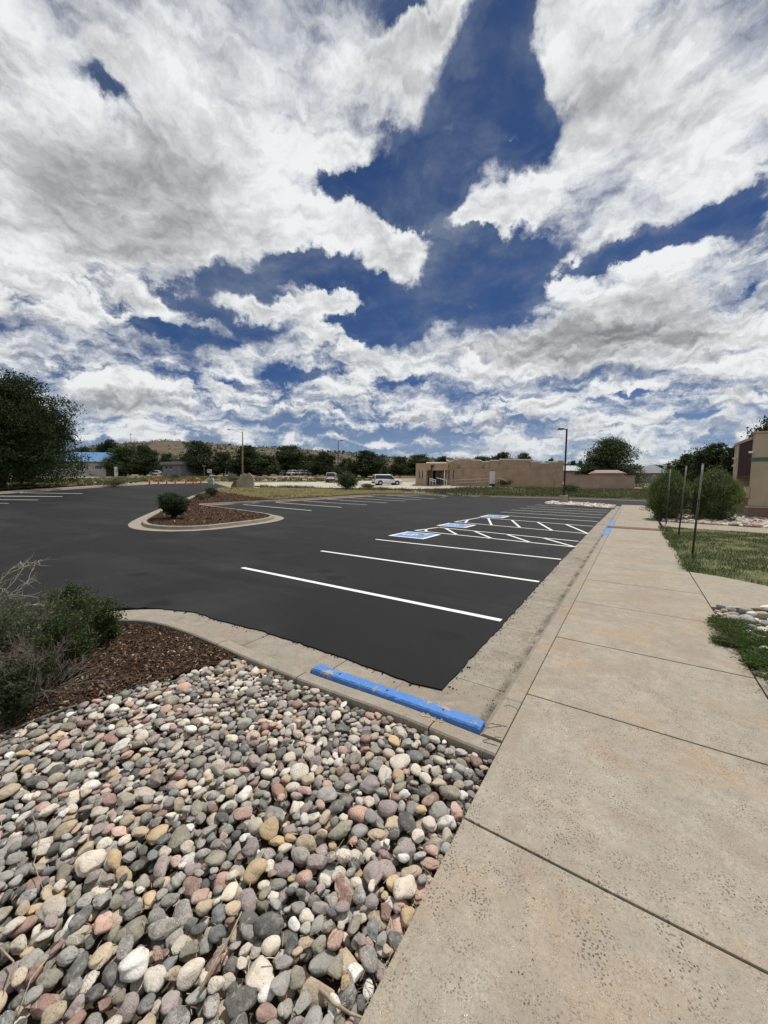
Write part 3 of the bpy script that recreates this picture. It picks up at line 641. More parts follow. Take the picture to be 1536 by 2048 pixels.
# ------------------------------------------------------------------ river cobbles
def ico(level):
    bm = bmesh.new(); bmesh.ops.create_icosphere(bm, subdivisions=level, radius=1.0)
    V = np.array([v.co[:] for v in bm.verts]); F = np.array([[v.index for v in f.verts] for f in bm.faces]); bm.free(); return V, F
ICO3, ICO2 = ico(4), ico(3)
def rock_shape(base, r, ang=0.0):
    V = base.copy(); 
    e = r.uniform(0.72, 1.15); V = np.sign(V)*np.abs(V)**e; V /= np.linalg.norm(V, axis=1, keepdims=True)**0.35
    d = np.zeros(len(V))
    for _ in range(5):
        k = r.normal(0, 1.3, 3); d += r.uniform(0.03, 0.085)*np.sin(V@k*1.6+r.uniform(0, 6.28))
    for _ in range(3):
        k = r.normal(0, 3.5, 3); d += 0.02*np.sin(V@k*1.5+r.uniform(0, 6.28))
    V = V*(1+d)[:, None]
    V[:, 0] *= 1+0.16*r.uniform(-1, 1)*V[:, 1]; V[:, 1] *= 1+0.22*r.uniform(-1, 1)*V[:, 0]
    if ang > 0:                                    # broken stones: slice off a few faces
        for _ in range(8):
            nrm = r.normal(0, 1, 3); nrm /= np.linalg.norm(nrm); lim = r.uniform(0.62, 0.85)
            t = V@nrm; over = np.clip(t-lim, 0, None); V -= nrm[None, :]*over[:, None]*0.93
    return V
CK = [ # colour word, albedo, second colour, weight, kind of pattern
 ('mid grey', (0.235,0.228,0.21), (0.32,0.31,0.285), .18, 0), ('dark grey', (0.085,0.083,0.080), (0.14,0.137,0.130), .13, 0), ('pale beige', (0.47,0.42,0.35), (0.57,0.53,0.46), .18, 0),
 ('tan', (0.37,0.30,0.215), (0.47,0.395,0.29), .11, 0), ('pink', (0.42,0.265,0.215), (0.50,0.37,0.31), .07, 1), ('reddish brown', (0.21,0.13,0.105), (0.29,0.20,0.165), .05, 1),
 ('olive grey', (0.20,0.185,0.145), (0.29,0.27,0.215), .08, 0), ('off-white', (0.58,0.56,0.52), (0.68,0.66,0.62), .055, 0), ('speckled grey', (0.34,0.325,0.305), (0.09,0.09,0.09), .08, 2),
 ('ochre', (0.43,0.31,0.17), (0.50,0.40,0.26), .03, 0), ('mauve grey', (0.25,0.205,0.195), (0.34,0.29,0.28), .10, 1), ('slate blue', (0.13,0.14,0.143), (0.20,0.21,0.213), .035, 0)]
CKM = []
for nm, c, c2, wt_, pat in CK:
    mt, b, p, o, w_ = new_mat(nm.replace(' ', '_').replace('-', '_')+'_stone')
    geo = b.n('ShaderNodeNewGeometry'); oi = b.n('ShaderNodeObjectInfo'); rnd = b.m('FRACT', b.m('ADD', geo.outputs['Random Per Island'], oi.outputs['Random']))
    oo = b.v('ADD', o, b.scale((13.1, 7.7, 5.3), b.m('MULTIPLY', rnd, 9.0)))
    f = b.ss(b.noise(oo, 16, 6, 0.62, 0.4), 0.34, 0.68); cc_ = b.mix(f, c, c2)
    tint = b.m('MULTIPLY_ADD', rnd, 0.52, 0.88)
    wm = b.m('FRACT', b.m('MULTIPLY', rnd, 7.3)); cc_ = b.mix(b.m('MULTIPLY', wm, 0.28), cc_, (c[0]*1.15, c[1]*0.98, c[2]*0.78))
    cc_ = b.scale(cc_, tint)
    sp = b.noise(oo, 190 if pat < 2 else 150, 3, 0.7)
    amt = {0: 0.35, 1: 0.6, 2: 1.0}[pat]
    cc_ = b.mix(b.ss(sp, 0.56, 0.66, 0, amt), cc_, tuple(x*0.42 for x in c)); cc_ = b.mix(b.ss(sp, 0.44, 0.36, 0, amt*0.7), cc_, tuple(min(0.8, x*1.5+0.06) for x in c))
    # now and then a pale vein or a dusty patch
    dd = b.m('ABSOLUTE', b.m('SUBTRACT', b.noise(oo, 7, 3, 0.5), 0.5)); vein = b.m('MULTIPLY', b.ss(dd, 0.010, 0.003), b.m('GREATER_THAN', b.m('FRACT', b.m('MULTIPLY', rnd, 3.7)), 0.84))
    cc_ = b.mix(b.m('MULTIPLY', vein, 0.45), cc_, (0.62, 0.59, 0.52))
    cc_ = b.mix(b.ss(b.noise(oo, 28, 7, 0.72), 0.48, 0.70, 0, 0.55), cc_, (0.44, 0.395, 0.33)); cc_ = b.mix(b.ss(b.noise(oo, 44, 6, 0.72), 0.54, 0.70, 0, 0.6), cc_, tuple(x*0.4 for x in c))
    vd = b.voro(oo, 75); cc_ = b.mix(b.m('MULTIPLY', b.ss(vd, .22, .10), b.ss(b.noise(oo, 12, 4, .6), .5, .6, 0, .7)), cc_, (0.06, 0.05, 0.04))
    b.put(p, 'Base Color', cc_); b.put(p, 'Roughness', 0.72); b.put(p, 'Specular IOR Level', 0.3)
    bump(b, p, b.m('ADD', b.m('MULTIPLY', b.noise(oo, 120, 4, 0.7), 0.5), b.noise(oo, 30, 6, 0.68)), 0.9, 0.006); CKM.append(mt)
CW = np.array([k[3] for k in CK]); CW = CW/CW.sum()
def euler(a, b_, c):
    ca, sa, cb_, sb, cc2, sc = math.cos(a), math.sin(a), math.cos(b_), math.sin(b_), math.cos(c), math.sin(c)
    return np.array([[cc2, -sc, 0], [sc, cc2, 0], [0, 0, 1]])@np.array([[cb_, 0, sb], [0, 1, 0], [-sb, 0, cb_]])@np.array([[1, 0, 0], [0, ca, -sa], [0, sa, ca]])
PRO = [rock_shape(ICO2[0], rng, 1.0 if i % 4 == 3 else 0) for i in range(40)]
def deposit(poly, n, floor, seed, sizef, cell=0.006, cand=7, zmax=9.0):
    """drop n stones one by one into the outline; each comes to rest on what already lies there"""
    r = np.random.default_rng(seed); xs = [p[0] for p in poly]; ys = [p[1] for p in poly]; x0, y0 = min(xs)-.2, min(ys)-.2
    W_, H_ = int((max(xs)+.2-x0)/cell), int((max(ys)+.2-y0)/cell)
    hm = np.full((H_, W_), floor, np.float32); idm = np.full((H_, W_), -1, np.int32)
    gx, gy = np.meshgrid(x0+(np.arange(W_)+.5)*cell, y0+(np.arange(H_)+.5)*cell); out_ = ~inpoly(gx, gy, poly); hm[out_] = 9.0
    res = []
    for i in range(n):
        a, b_, c = sizef(r); rot = euler(r.normal(0, 0.22), r.normal(0, 0.22), r.uniform(0, 6.283)); S = rot@np.diag([a, b_, c]); Q = S@S.T; Qi = np.linalg.inv(Q)
        ex, ey = math.sqrt(Q[0, 0]), math.sqrt(Q[1, 1]); kx, ky = int(ex/cell)+1, int(ey/cell)+1
        u, v = np.meshgrid(np.arange(-kx, kx+1)*cell, np.arange(-ky, ky+1)*cell)
        # ellipsoid lower / upper surface over the footprint
        A_ = Qi[2, 2]; Bq = 2*(Qi[0, 2]*u+Qi[1, 2]*v); Cq = Qi[0, 0]*u*u+2*Qi[0, 1]*u*v+Qi[1, 1]*v*v-1; disc = Bq*Bq-4*A_*Cq; ins = disc > 0
        sq = np.sqrt(np.where(ins, disc, 0)); lo = (-Bq-sq)/(2*A_); hi = (-Bq+sq)/(2*A_)
        best = None
        for _ in range(cand):
            q = rand_one(r, poly, xs, ys); ix, iy = int((q[0]-x0)/cell), int((q[1]-y0)/cell)
            if ix-kx < 0 or iy-ky < 0 or ix+kx+1 > W_ or iy+ky+1 > H_: continue
            sub = hm[iy-ky:iy+ky+1, ix-kx:ix+kx+1]
            gap = np.where(ins, sub-lo, -9); srt = np.partition(gap[ins], -max(2, int(ins.sum()*0.05)))
            z = float(srt[-max(2, int(ins.sum()*0.05))])
            if z > 1: continue
            if best is None or z < best[0]: best = (z, q, ix, iy)
        if best is None or best[0] > zmax: continue
        z, q, ix, iy = best; top = np.where(ins, z+hi, -9); sub = hm[iy-ky:iy+ky+1, ix-kx:ix+kx+1]; m_ = ins & (top > sub) & (sub < 5)
        sub[m_] = top[m_]; idm[iy-ky:iy+ky+1, ix-kx:ix+kx+1][m_] = len(res)
        res.append(dict(p=np.array([q[0], q[1], z]), S=S, dims=(a, b_, c), col=int(r.choice(len(CK), p=CW)), pro=int(r.integers(len(PRO)))))
    cnt = np.bincount(idm[idm >= 0].ravel(), minlength=len(res)); return res, cnt, cell
def rand_one(r, poly, xs, ys):
    while True:
        x, y = r.uniform(min(xs), max(xs)), r.uniform(min(ys), max(ys)); c = False; n = len(poly); j = n-1
        for i in range(n):
            if (poly[i][1] > y) != (poly[j][1] > y) and x < (poly[j][0]-poly[i][0])*(y-poly[i][1])/(poly[j][1]-poly[i][1])+poly[i][0]: c = not c
            j = i
        if c: return (x, y)
def size_main(r):
    a = np.clip(r.lognormal(math.log(0.0335), 0.33), 0.016, 0.060); b_ = a*r.uniform(0.60, 0.95); c = b_*r.uniform(0.42, 0.74); return a, b_, c
vis_poly = [p for p in cob_poly]
vis_poly = [(max(x, -4.9), max(y, -0.45)) for x, y in cob_poly]
rocks, cnt, cell_ = deposit(vis_poly, 6000, 0.028, 11, size_main, cand=9, zmax=0.103)
def bake(rk, base=None): return (PRO[rk['pro']] if base is None else base)@rk['S'].T+rk['p']
score = []
for q, rk in enumerate(rocks):
    px, py, D = project(rk['p']); vis = cnt[q]*cell_**2
    inside = -10 < px < 1546 and py < 2056
    score.append(vis/D**2*(1.9/max(D, .4)) if inside and D > 0 else 0)
order = np.argsort(score)[::-1]; pick = list(order[:300]); rest = [q for q in range(len(rocks)) if q not in set(pick) and cnt[q] > 0]
BM3, BF3 = ICO3; BF2 = ICO2[1]
PP = np.array([rk['p'][:2] for rk in rocks]); vis_ids = [q for q in range(len(rocks)) if cnt[q]*cell_**2 > 0.0008]
def zone(px, py, x, y):
    if x > -1.05: return 'against the sidewalk edge'
    v = 'front' if py > 1840 else ('middle' if py > 1640 else 'back'); h = 'left' if px < 300 else ('centre' if px < 620 else 'right')
    return f'at the {v} {h} of the bed'
used_labels = {}; cob_objs = []
def near_words(q, lvl):
    rk = rocks[q]; P_ = rk['p'][:2]; c = []
    rt2 = np.array([math.cos(YAW), math.sin(YAW)]); fw2 = np.array([-math.sin(YAW), math.cos(YAW)])
    dd = sorted((np.linalg.norm(PP[k]-P_), k) for k in vis_ids if k != q and abs(PP[k][0]-P_[0]) < .25 and abs(PP[k][1]-P_[1]) < .25)
    L_ = {}
    for d_, k in dd:
        t = PP[k]-P_; s = 'right' if t@rt2 > abs(t@fw2) else 'left' if -(t@rt2) > abs(t@fw2) else 'behind' if t@fw2 > 0 else 'in front'
        if s not in L_: L_[s] = CK[rocks[k]['col']][0]
    return L_
for q in pick:
    rk = rocks[q]; me = mesh_np('cobble', rock_shape(BM3, rng, 1.0 if rk['pro'] % 4 == 3 else 0)@rk['S'].T, BF3, smooth=True)
    o = link('cobble', me, None, [CKM[rk['col']]]); o.location = rk['p']
    a, b_, c = rk['dims']; sz = 'large' if a > 0.043 else ('small' if a < 0.028 else 'medium'); shp = 'angular' if rk['pro'] % 4 == 3 else ('long' if b_/a < 0.70 else ('round' if b_/a > 0.88 else 'oval'))
    px, py, D = project(rk['p']); col_ = CK[rk['col']][0]; zn = zone(px, py, *rk['p'][:2]); nw = near_words(q, 0)
    base = f'{sz} {col_} {shp} cobble'; opts = []
    ks = [k for k in ('left', 'right', 'behind', 'in front') if k in nw]
    for k in ks: opts.append(f'{base} {zn}, {nw[k]} one {k}')
    for ii in range(len(ks)):
        for jj in range(ii+1, len(ks)): opts.append(f'{base}, {nw[ks[ii]]} one {ks[ii]}, {nw[ks[jj]]} one {ks[jj]}'+(', by sidewalk' if rk['p'][0] > -1.05 else ''))
    opts = [s for s in opts if len(s.split()) <= 16] or [base+' '+zn]
    lab = next((s for s in opts if s not in used_labels), opts[0]); used_labels[lab] = 1
    tag(o, lab, 'cobble', 'river cobbles in the bed beside the sidewalk'); cob_objs.append(o)
def merge_rocks(name, lst, proto, faces, mats=CKM):
    Vs, Fs, Ms = [], [], []; o_ = 0
    for rk in lst:
        v = proto[rk['pro']]@rk['S'].T+rk['p']; Vs.append(v); Fs.append(faces+o_); Ms.append(np.full(len(faces), rk['col'])); o_ += len(v)
    me = mesh_np(name, np.vstack(Vs), np.vstack(Fs), np.concatenate(Ms), smooth=True); return link(name, me, None, mats)
tag(merge_rocks('cobbles', [rocks[q] for q in rest], PRO, BF2), 'mass of smaller and farther river cobbles filling the bed', 'cobbles', kind='stuff')
# cobble bed right of the walk
PRO2 = [rock_shape(ico(2)[0], rng) for i in range(12)]; F_2 = ico(2)[1]
def size_right(r):
    a = np.clip(r.lognormal(math.log(0.065), 0.3), 0.03, 0.12); return a, a*r.uniform(.6, .9), a*r.uniform(.35, .6)
cw0 = CW.copy(); CW = np.array([.12,.05,.26,.12,.12,.03,.04,.12,.03,.02,.10,.02]); CW = CW/CW.sum()
c2 = [(max(x, 0), min(y, 7.4)) for x, y in [(W1+0.01, 4.82), (1.9, 4.78), (3.2, 4.6), (4.2, 4.4), (4.2, 7.0), br[5], (W1+0.01, br[6][1]-0.03)]]
rr, cn, ce2 = deposit(c2, 800, 0.03, 5, size_right, cell=0.012, cand=4)
for k in rr: k['pro'] %= len(PRO)
tag(merge_rocks('cobbles', [k for k, c in zip(rr, cn) if c > 0], PRO, BF2), 'pale cobbles between the side walk and the low juniper', 'cobbles', kind='stuff')
# rocks of the bed beside the building and on the stone island
def scatter_rocks(poly, n, s, z0, sq=0.55):
    out_ = []
    for x, y in rand_in(poly, n):
        a = s*rng.uniform(.5, 1.4); S = euler(rng.normal(0, .4), rng.normal(0, .4), rng.uniform(0, 6.3))@np.diag([a, a*rng.uniform(.6, 1), a*rng.uniform(.4, .8)])
        out_.append(dict(p=np.array([x, y, z1(x, y)+z0]), S=S, col=int(rng.choice(len(CK), p=CW)), pro=int(rng.integers(12))))
    return out_
rb = [(1.3, 22.7), (9, 21.5), (9, 28.8), (4, 29.5), (1.3, 27)]
tag(merge_rocks('rocks', scatter_rocks(rb, 2200, 0.13, 0.14), PRO2, F_2), 'loose pale rocks round the shrubs by the building', 'rocks', kind='stuff')
CW = np.array([.1,0,.4,.05,.1,0,0,.35,0,0,.0,0]); CW = CW/CW.sum()
sti = offset_line(st, 0.17*iso, True)
tag(merge_rocks('rocks', scatter_rocks(sti, 330, 0.12, 0.10), PRO2, F_2), 'pale rocks filling the small kerbed island under the light pole', 'rocks', kind='stuff')
CW = cw0
# ------------------------------------------------------------------ shredded bark on the mulch bed, dry leaves and twigs between the cobbles
def chips(poly, n, l0, l1, zf, name, mats, wf=0.16, tilt=0.25, wts=None, curl=True):
    P_ = rand_in(poly, n); L_ = rng.uniform(l0, l1, n)*rng.uniform(.5, 1, n); a = rng.uniform(0, 6.283, n); t = rng.normal(0, tilt, n); w_ = L_*wf*rng.uniform(.5, 1.5, n)
    d = np.stack([np.cos(a)*np.cos(t), np.sin(a)*np.cos(t), np.sin(t)], 1); s_ = np.stack([-np.sin(a), np.cos(a), rng.normal(0, .3, n)], 1)
    c = np.stack([P_[:, 0], P_[:, 1], zf(P_[:, 0], P_[:, 1])+np.abs(rng.normal(0, .006, n))+np.abs(np.sin(t))*L_*.5], 1)
    up = np.array([0, 0, 1.0]); h = (w_*0.35)[:, None]
    A1 = c-d*L_[:, None]/2; A2 = c+d*L_[:, None]/2; mid = c+up*h
    V = np.stack([A1-s_*w_[:, None]/2, A1+s_*w_[:, None]/2, A2-s_*w_[:, None]/4, A2+s_*w_[:, None]/4, mid-s_*w_[:, None]/2.0+up*h*.5, mid+s_*w_[:, None]/2+up*h*.5], 1).reshape(-1, 3)
    base = np.arange(n)[:, None, None]*6; F = (np.array([[0, 1, 5, 4], [4, 5, 3, 2]])[None]+base).reshape(-1, 4)
    mi = np.repeat(rng.choice(len(mats), n, p=wts), 2)
    me = mesh_np(name, V, F, mi); return link(name, me, None, mats)
MC = [simple('bark_chip_dark', (0.040, 0.025, 0.017), 0.9, .4, 30, spec=.1), simple('bark_chip_red', (0.085, 0.050, 0.032), 0.9, .4, 30, spec=.1), simple('bark_chip_tan', (0.19, 0.13, 0.085), 0.9, .3, 30, spec=.1), simple('bark_chip_pale', (0.42, 0.34, 0.25), 0.9, .3, 30, spec=.1)]
mz = lambda x, y: 0.079+0.018*np.sin(x*2.1)*np.cos(y*1.7)+0.008*np.sin(x*9)*np.sin(y*8)
mul_vis = [(max(x, -7), y) for x, y in mul_poly]
mcl = chips(mul_vis, 52000, 0.02, 0.075, mz, 'bark_mulch', MC, 0.20, wts=[.52, .34, .115, .025]); tag(mcl, 'dark shredded bark mulch round the bare shrubs', 'mulch', kind='stuff')
imz = lambda x, y: Z(x, y)+0.125
isl_m = [p for p in inner]
fm = chips([q for q in isl_m], 30000, 0.06, 0.16, imz, 'bark_mulch', MC, 0.3, wts=[.55, .35, .08, .02])
tag(fm, 'dark brown bark mulch inside the kerbed island', 'mulch', kind='stuff')
# dry litter among the stones
ML = [simple('dry_leaf', (0.46, 0.38, 0.27), 0.8, .3, 20), simple('straw', (0.36, 0.28, 0.17), 0.8, .3, 20), simple('brown_litter', (0.16, 0.09, 0.05), 0.9, .4, 20)]
hz = lambda x, y: 0.055+0.045*rng.random(len(x))
lit = chips(vis_poly, 1500, 0.012, 0.055, hz, 'leaf_litter', ML, 0.10, 0.4, wts=[.3, .45, .25]); tag(lit, 'dry leaf litter and straw caught between the cobbles', 'leaf litter', kind='stuff')
eb = [(GX0-0.002, .3), (GX0-0.002, 2.2), (GX0-0.09, 2.2), (GX0-0.09, .3)]
lit2 = chips(eb, 620, 0.015, 0.05, lambda x, y: 0.05+0.045*rng.random(len(x)), 'leaf_litter', ML, 0.07, 0.5, wts=[.2, .45, .35]); tag(lit2, 'brown litter and dead grass along the sidewalk edge', 'leaf litter', kind='stuff')
M_twig = simple('dry_twig', (0.36, 0.28, 0.19), 0.8, .3, 30)
def twig(pp, h0, h1, rad, label):
    mbx = MB(); A_ = pt(*pp[0]); n_ = len(pp); P3 = []
    for k_, q in enumerate(pp): a = pt(*q, 0.10); P3.append((a[0], a[1], h0+(h1-h0)*k_/(n_-1)))
    mbx.tube(P3, list(np.linspace(rad, rad*.4, n_)), 6); o = mbx.build('twig', [M_twig]); tag(o, label, 'twig', 'dry twigs on the cobbles')
twig([(400,1990),(430,1942),(462,1895),(484,1855)], .115, .17, .006, 'long straw-coloured twig lying across the front cobbles')
twig([(640,1978),(668,2010),(700,2034),(735,2050)], .10, .12, .008, 'crooked pale twig beside the sidewalk edge at the front')
twig([(0,1905),(28,1935),(14,1990)], .12, .13, .004, 'thin curved grey twig at the front left edge')
twig([(66,1640),(82,1680),(68,1735),(88,1790)], .12, .12, .003, 'thin bent stem between cobbles at the left')
twig([(96,1930),(62,1975),(36,2046)], .13, .13, .0035, 'dry grass stem over the cobbles at the front left corner')
# landscape edging between bark and cobbles
M_edge = simple('grey_green_edging', (0.12, 0.135, 0.115), 0.6, .2, 8)
mbx = MB(); ep = [(*pt(*q, 0.085), 0.092) for q in [(395,1352),(340,1366),(273,1374),(220,1392),(164,1409),(118,1424),(73,1441),(0,1472),(-150,1538),(-480,1690)]]
mbx.tube(ep, 0.010, 8)
for q in range(len(ep)-1):
    a, b_ = np.array(ep[q]), np.array(ep[q+1]); mbx.add([(a[0], a[1], -.02), (b_[0], b_[1], -.02), (b_[0], b_[1], .088), (a[0], a[1], .088)], [(0, 1, 2, 3)])
tag(mbx.build('landscape_edging', [M_edge]), 'thin grey-green edging strip between dark mulch and cobbles', 'edging')

# crumbs of asphalt along the ragged edge of the overlay
cr = []
for q in range(900):
    i = int(rng.integers(len(lip)-2)); a = np.array(lip[i]); 
    if fdepth(*a) > 12 or fdepth(*a) < 1.5: continue
    n_ = np.array([lip[i+1][1]-lip[i][1], -(lip[i+1][0]-lip[i][0])]); n_ /= max(np.linalg.norm(n_), 1e-6); s_ = rng.uniform(.003, .010); p = a+n_*abs(rng.normal(0, .035))+rng.normal(0, .01, 2)
    cr.append(dict(p=np.array([p[0], p[1], .004+s_*.4]), S=euler(0, 0, rng.uniform(0, 6))@np.diag([s_*1.3, s_, s_*.7]), col=0, pro=int(rng.integers(12))))
tag(merge_rocks('asphalt_crumbs', cr, [ICOL@np.eye(3) for ICOL in [rock_shape(ico(1)[0], rng, 1) for _ in range(12)]], ico(1)[1], [M_asph]), 'loose asphalt crumbs on the concrete along the overlay edge', 'crumbs', kind='stuff')
# fine grit and pebbles on the concrete pan and in the gutter
gr = []
for q in range(1500):
    x, y = (rng.uniform(-1.36, -.88), rng.uniform(3.1, 12)) if q % 3 else (rng.normal(-.93, .03), rng.uniform(2.9, 14)); s_ = rng.uniform(.0015, .005)
    gr.append(dict(p=np.array([x, y, .003+s_*.4]), S=np.diag([s_*1.3, s_, s_*.7]), col=0, pro=int(rng.integers(12))))
tag(merge_rocks('grit', gr, [rock_shape(ico(1)[0], rng, 1) for _ in range(12)], ico(1)[1], [M_soil]), 'dark grit lying in the concrete gutter', 'grit', kind='stuff')
# ------------------------------------------------------------------ foliage
def leafmat(name, c, c2, transl=0.25, rough=0.6, sc=0.6):
    mt = bpy.data.materials.new(name); mt.use_nodes = True; nt = mt.node_tree; nt.nodes.clear(); b = NB(nt); out = b.n('ShaderNodeOutputMaterial')
    p = b.n('ShaderNodeBsdfPrincipled'); t = b.n('ShaderNodeBsdfTranslucent'); mx = b.n('ShaderNodeMixShader'); geo = b.n('ShaderNodeNewGeometry'); tc = b.n('ShaderNodeTexCoord')
    f = b.m('ADD', b.m('MULTIPLY', geo.outputs['Random Per Island'], 0.6), b.m('MULTIPLY', b.noise(tc.outputs['Object'], sc, 3, 0.5), 0.5))
    col = b.mix(b.ss(f, 0.2, 0.85), c, c2); b.put(p, 'Base Color', col); b.put(p, 'Roughness', rough); b.put(p, 'Specular IOR Level', 0.3)
    b.put(t, 'Color', b.mix(0.5, col, (c2[0]*1.3, c2[1]*1.5, c2[2]*0.6))); b.put(mx, 0, transl); nt.links.new(p.outputs[0], mx.inputs[1]); nt.links.new(t.outputs[0], mx.inputs[2]); nt.links.new(mx.outputs[0], out.inputs[0])
    return mt
LM = dict(shade=leafmat('deep_green_leaves', (0.014, 0.026, 0.009), (0.038, 0.062, 0.019), .2, .85), dark=leafmat('dark_green_leaves', (0.016, 0.027, 0.010), (0.040, 0.060, 0.020)), mid=leafmat('green_leaves', (0.026, 0.042, 0.015), (0.062, 0.088, 0.030)), olive=leafmat('olive_leaves', (0.035, 0.052, 0.020), (0.085, 0.11, 0.048)),
          pale=leafmat('grey_green_leaves', (0.05, 0.068, 0.034), (0.11, 0.135, 0.07)), willow=leafmat('narrow_olive_leaves', (0.06, 0.085, 0.033), (0.17, 0.21, 0.085)), juni=leafmat('juniper_needles', (0.034, 0.062, 0.016), (0.105, 0.15, 0.038)), grass=leafmat('grass_blades', (0.035, 0.055, 0.016), (0.09, 0.12, 0.035), .25), dry=leafmat('dry_grass_blades', (0.30, 0.25, 0.12), (0.46, 0.40, 0.22), .2), weed=leafmat('weed_leaves', (0.05, 0.062, 0.03), (0.13, 0.13, 0.065)), holly=leafmat('shrub_leaves', (0.022, 0.042, 0.012), (0.06, 0.088, 0.022), .25, .45))
M_bark = simple('grey_brown_bark', (0.10, 0.08, 0.062), 0.9, .4, 8, bmp=.02, bscale=14, spec=.1); M_bare = simple('bare_grey_stems', (0.22, 0.185, 0.15), 0.85, .35, 14, spec=.1); M_paleb = simple('pale_dry_branch', (0.50, 0.45, 0.37), 0.8, .2, 14, spec=.1)
def leaves_mesh(name, C, size, asp=0.5, up=0.0, r=rng, dirs=None, bend=0.25):
    """one small folded leaf (two triangles) at every centre"""
    n = len(C); d = r.normal(0, 1, (n, 3)) if dirs is None else dirs+r.normal(0, .35, (n, 3)); d[:, 2] += up; d /= np.linalg.norm(d, axis=1, keepdims=True)
    s_ = np.cross(d, r.normal(0, 1, (n, 3))); s_ /= np.maximum(np.linalg.norm(s_, axis=1, keepdims=True), 1e-6); nn_ = np.cross(d, s_); L_ = (size*r.uniform(.55, 1.3, n))[:, None]
    V = np.stack([C-d*L_/2, C+s_*L_*asp/2+nn_*L_*bend*.3, C+d*L_/2, C-s_*L_*asp/2+nn_*L_*bend*.3], 1).reshape(-1, 3); b_ = np.arange(n)[:, None]*4
    F = np.concatenate([b_+np.array([[0, 1, 2]]), b_+np.array([[0, 2, 3]])], 1).reshape(-1, 3); return mesh_np(name, V, F)
def crown_points(lobes, ncl, nper, spread, r, shell=0.55, hollow=0.0):
    vol = np.array([l[3]*l[4]*l[5] for l in lobes])**0.7; k = r.choice(len(lobes), ncl, p=vol/vol.sum()); Lb = np.array(lobes)[k]
    d = r.normal(0, 1, (ncl, 3)); d /= np.linalg.norm(d, axis=1, keepdims=True); rad = shell+(1-shell)*r.random(ncl)**0.6; rad *= 1+0.10*r.normal(0, 1, ncl)
    c = Lb[:, :3]+d*rad[:, None]*Lb[:, 3:6]; sp = spread*r.uniform(.5, 1.5, ncl)
    P_ = c[:, None, :]+r.normal(0, 1, (ncl, nper, 3))*sp[:, None, None]*np.array([1, 1, .6]); return P_.reshape(-1, 3)
def tree_parts(h, w_, r, nlobe=9, ncl=420, nper=22, leaf=.3, mat='dark', trunk=0.2, low=0.06, shape='round', asp=.6, ls=1.0, sh=.6):
    """crown and trunk meshes for a tree of height h, width w_ standing at the origin"""
    lobes = []; ch = h*(1-low)
    for i in range(nlobe):
        a = r.uniform(0, 6.283); t = r.random()**0.8; zz = h*low+ch*(0.18+0.62*t); rr_ = w_*0.5*(0.62*math.sin(math.pi*min(1, 0.18+0.72*t)) if shape == 'round' else 0.55*(1-t*0.7))*r.uniform(.55, 1.0)
        s_ = ls*w_*r.uniform(.17, .27)*(1.15-0.45*t); lobes.append((rr_*math.cos(a), rr_*math.sin(a), zz, s_, s_, s_*r.uniform(.6, .95)*min(1.2, h/w_*1.1)))
    lobes.append((0, 0, h*low+ch*.45, w_*.27, w_*.27, ch*.36))
    if ls < 1:
        for i in range(16): a = i*.393+r.uniform(-.2, .2); t_ = r.uniform(.35, .72); lobes.append((w_*.36*math.cos(a)*r.uniform(.8, 1), w_*.36*math.sin(a)*r.uniform(.8, 1), h*t_, w_*.12, w_*.12, h*.10))
    for i in range(6): a = i*1.05+r.uniform(-.4, .4); lobes.append((w_*.30*math.cos(a), w_*.30*math.sin(a), h*(.20+.1*r.random()), w_*.2, w_*.2, h*.19))
    for i in range(5): a = r.uniform(0, 6.28); q = r.uniform(.05, .3); lobes.append((w_*q*math.cos(a), w_*q*math.sin(a), h*(.97-.9*q*q*2-.1*r.random()), w_*.07, w_*.07, h*.075))
    lobes.append((r.normal(0, .05)*w_, 0, h*.84, w_*.15, w_*.15, h*.13))
    C = crown_points(lobes, ncl, nper, w_*0.035*(ls**.7), r, sh); C = C[C[:, 2] > h*low*.45]
    sp = C[r.random(len(C)) < .02]; C = np.vstack([C, sp*np.array([1.06, 1.06, 1.04])])
    cm = leaves_mesh('crown', C, leaf, asp, r=r); cm.materials.append(LM[mat])
    mb_ = MB(); tr = trunk; top = (0, 0, h*.62); mb_.tube([(0, 0, -.3), (0.02*h, 0.01*h, h*low*.6), (0, .02*h, h*low*1.2), top], [tr*1.3, tr, tr*.8, tr*.25], 8)
    for l in lobes[:7]: mb_.tube([(0, 0.01*h, h*low*(.8+r.random()*.5)), (l[0]*.5, l[1]*.5, (h*low+l[2])*.5+.1*h*r.random()), (l[0], l[1], l[2])], [tr*.5, tr*.32, tr*.1], 6)
    to = mb_.build('trunk', [M_bark]); tm = to.data; bpy.data.objects.remove(to); return cm, tm
def put_tree(px, top, base, wpx, D, proto, label, cat='tree', name='tree', group=None, rz=None, dz=0):
    """tree seen with its foot at (px, base), its top at height top (both photo rows), wpx wide, D metres off"""
    p = at(px, base, D); h0, w0, cm, tm = proto; H_ = (base-top)*D/FPX; Wd = wpx*D/FPX
    gz = z1(p[0], p[1]); ztop = p[2]+H_; H_ = ztop-gz
    t = thing(name, (p[0], p[1], gz+dz), label, cat, group, rng.uniform(0, 6.28) if rz is None else rz); t.scale = (Wd/w0, Wd/w0, H_/h0)
    link('crown', cm, t); link('trunk', tm, t); return t
r5 = np.random.default_rng(5)
PT = {}
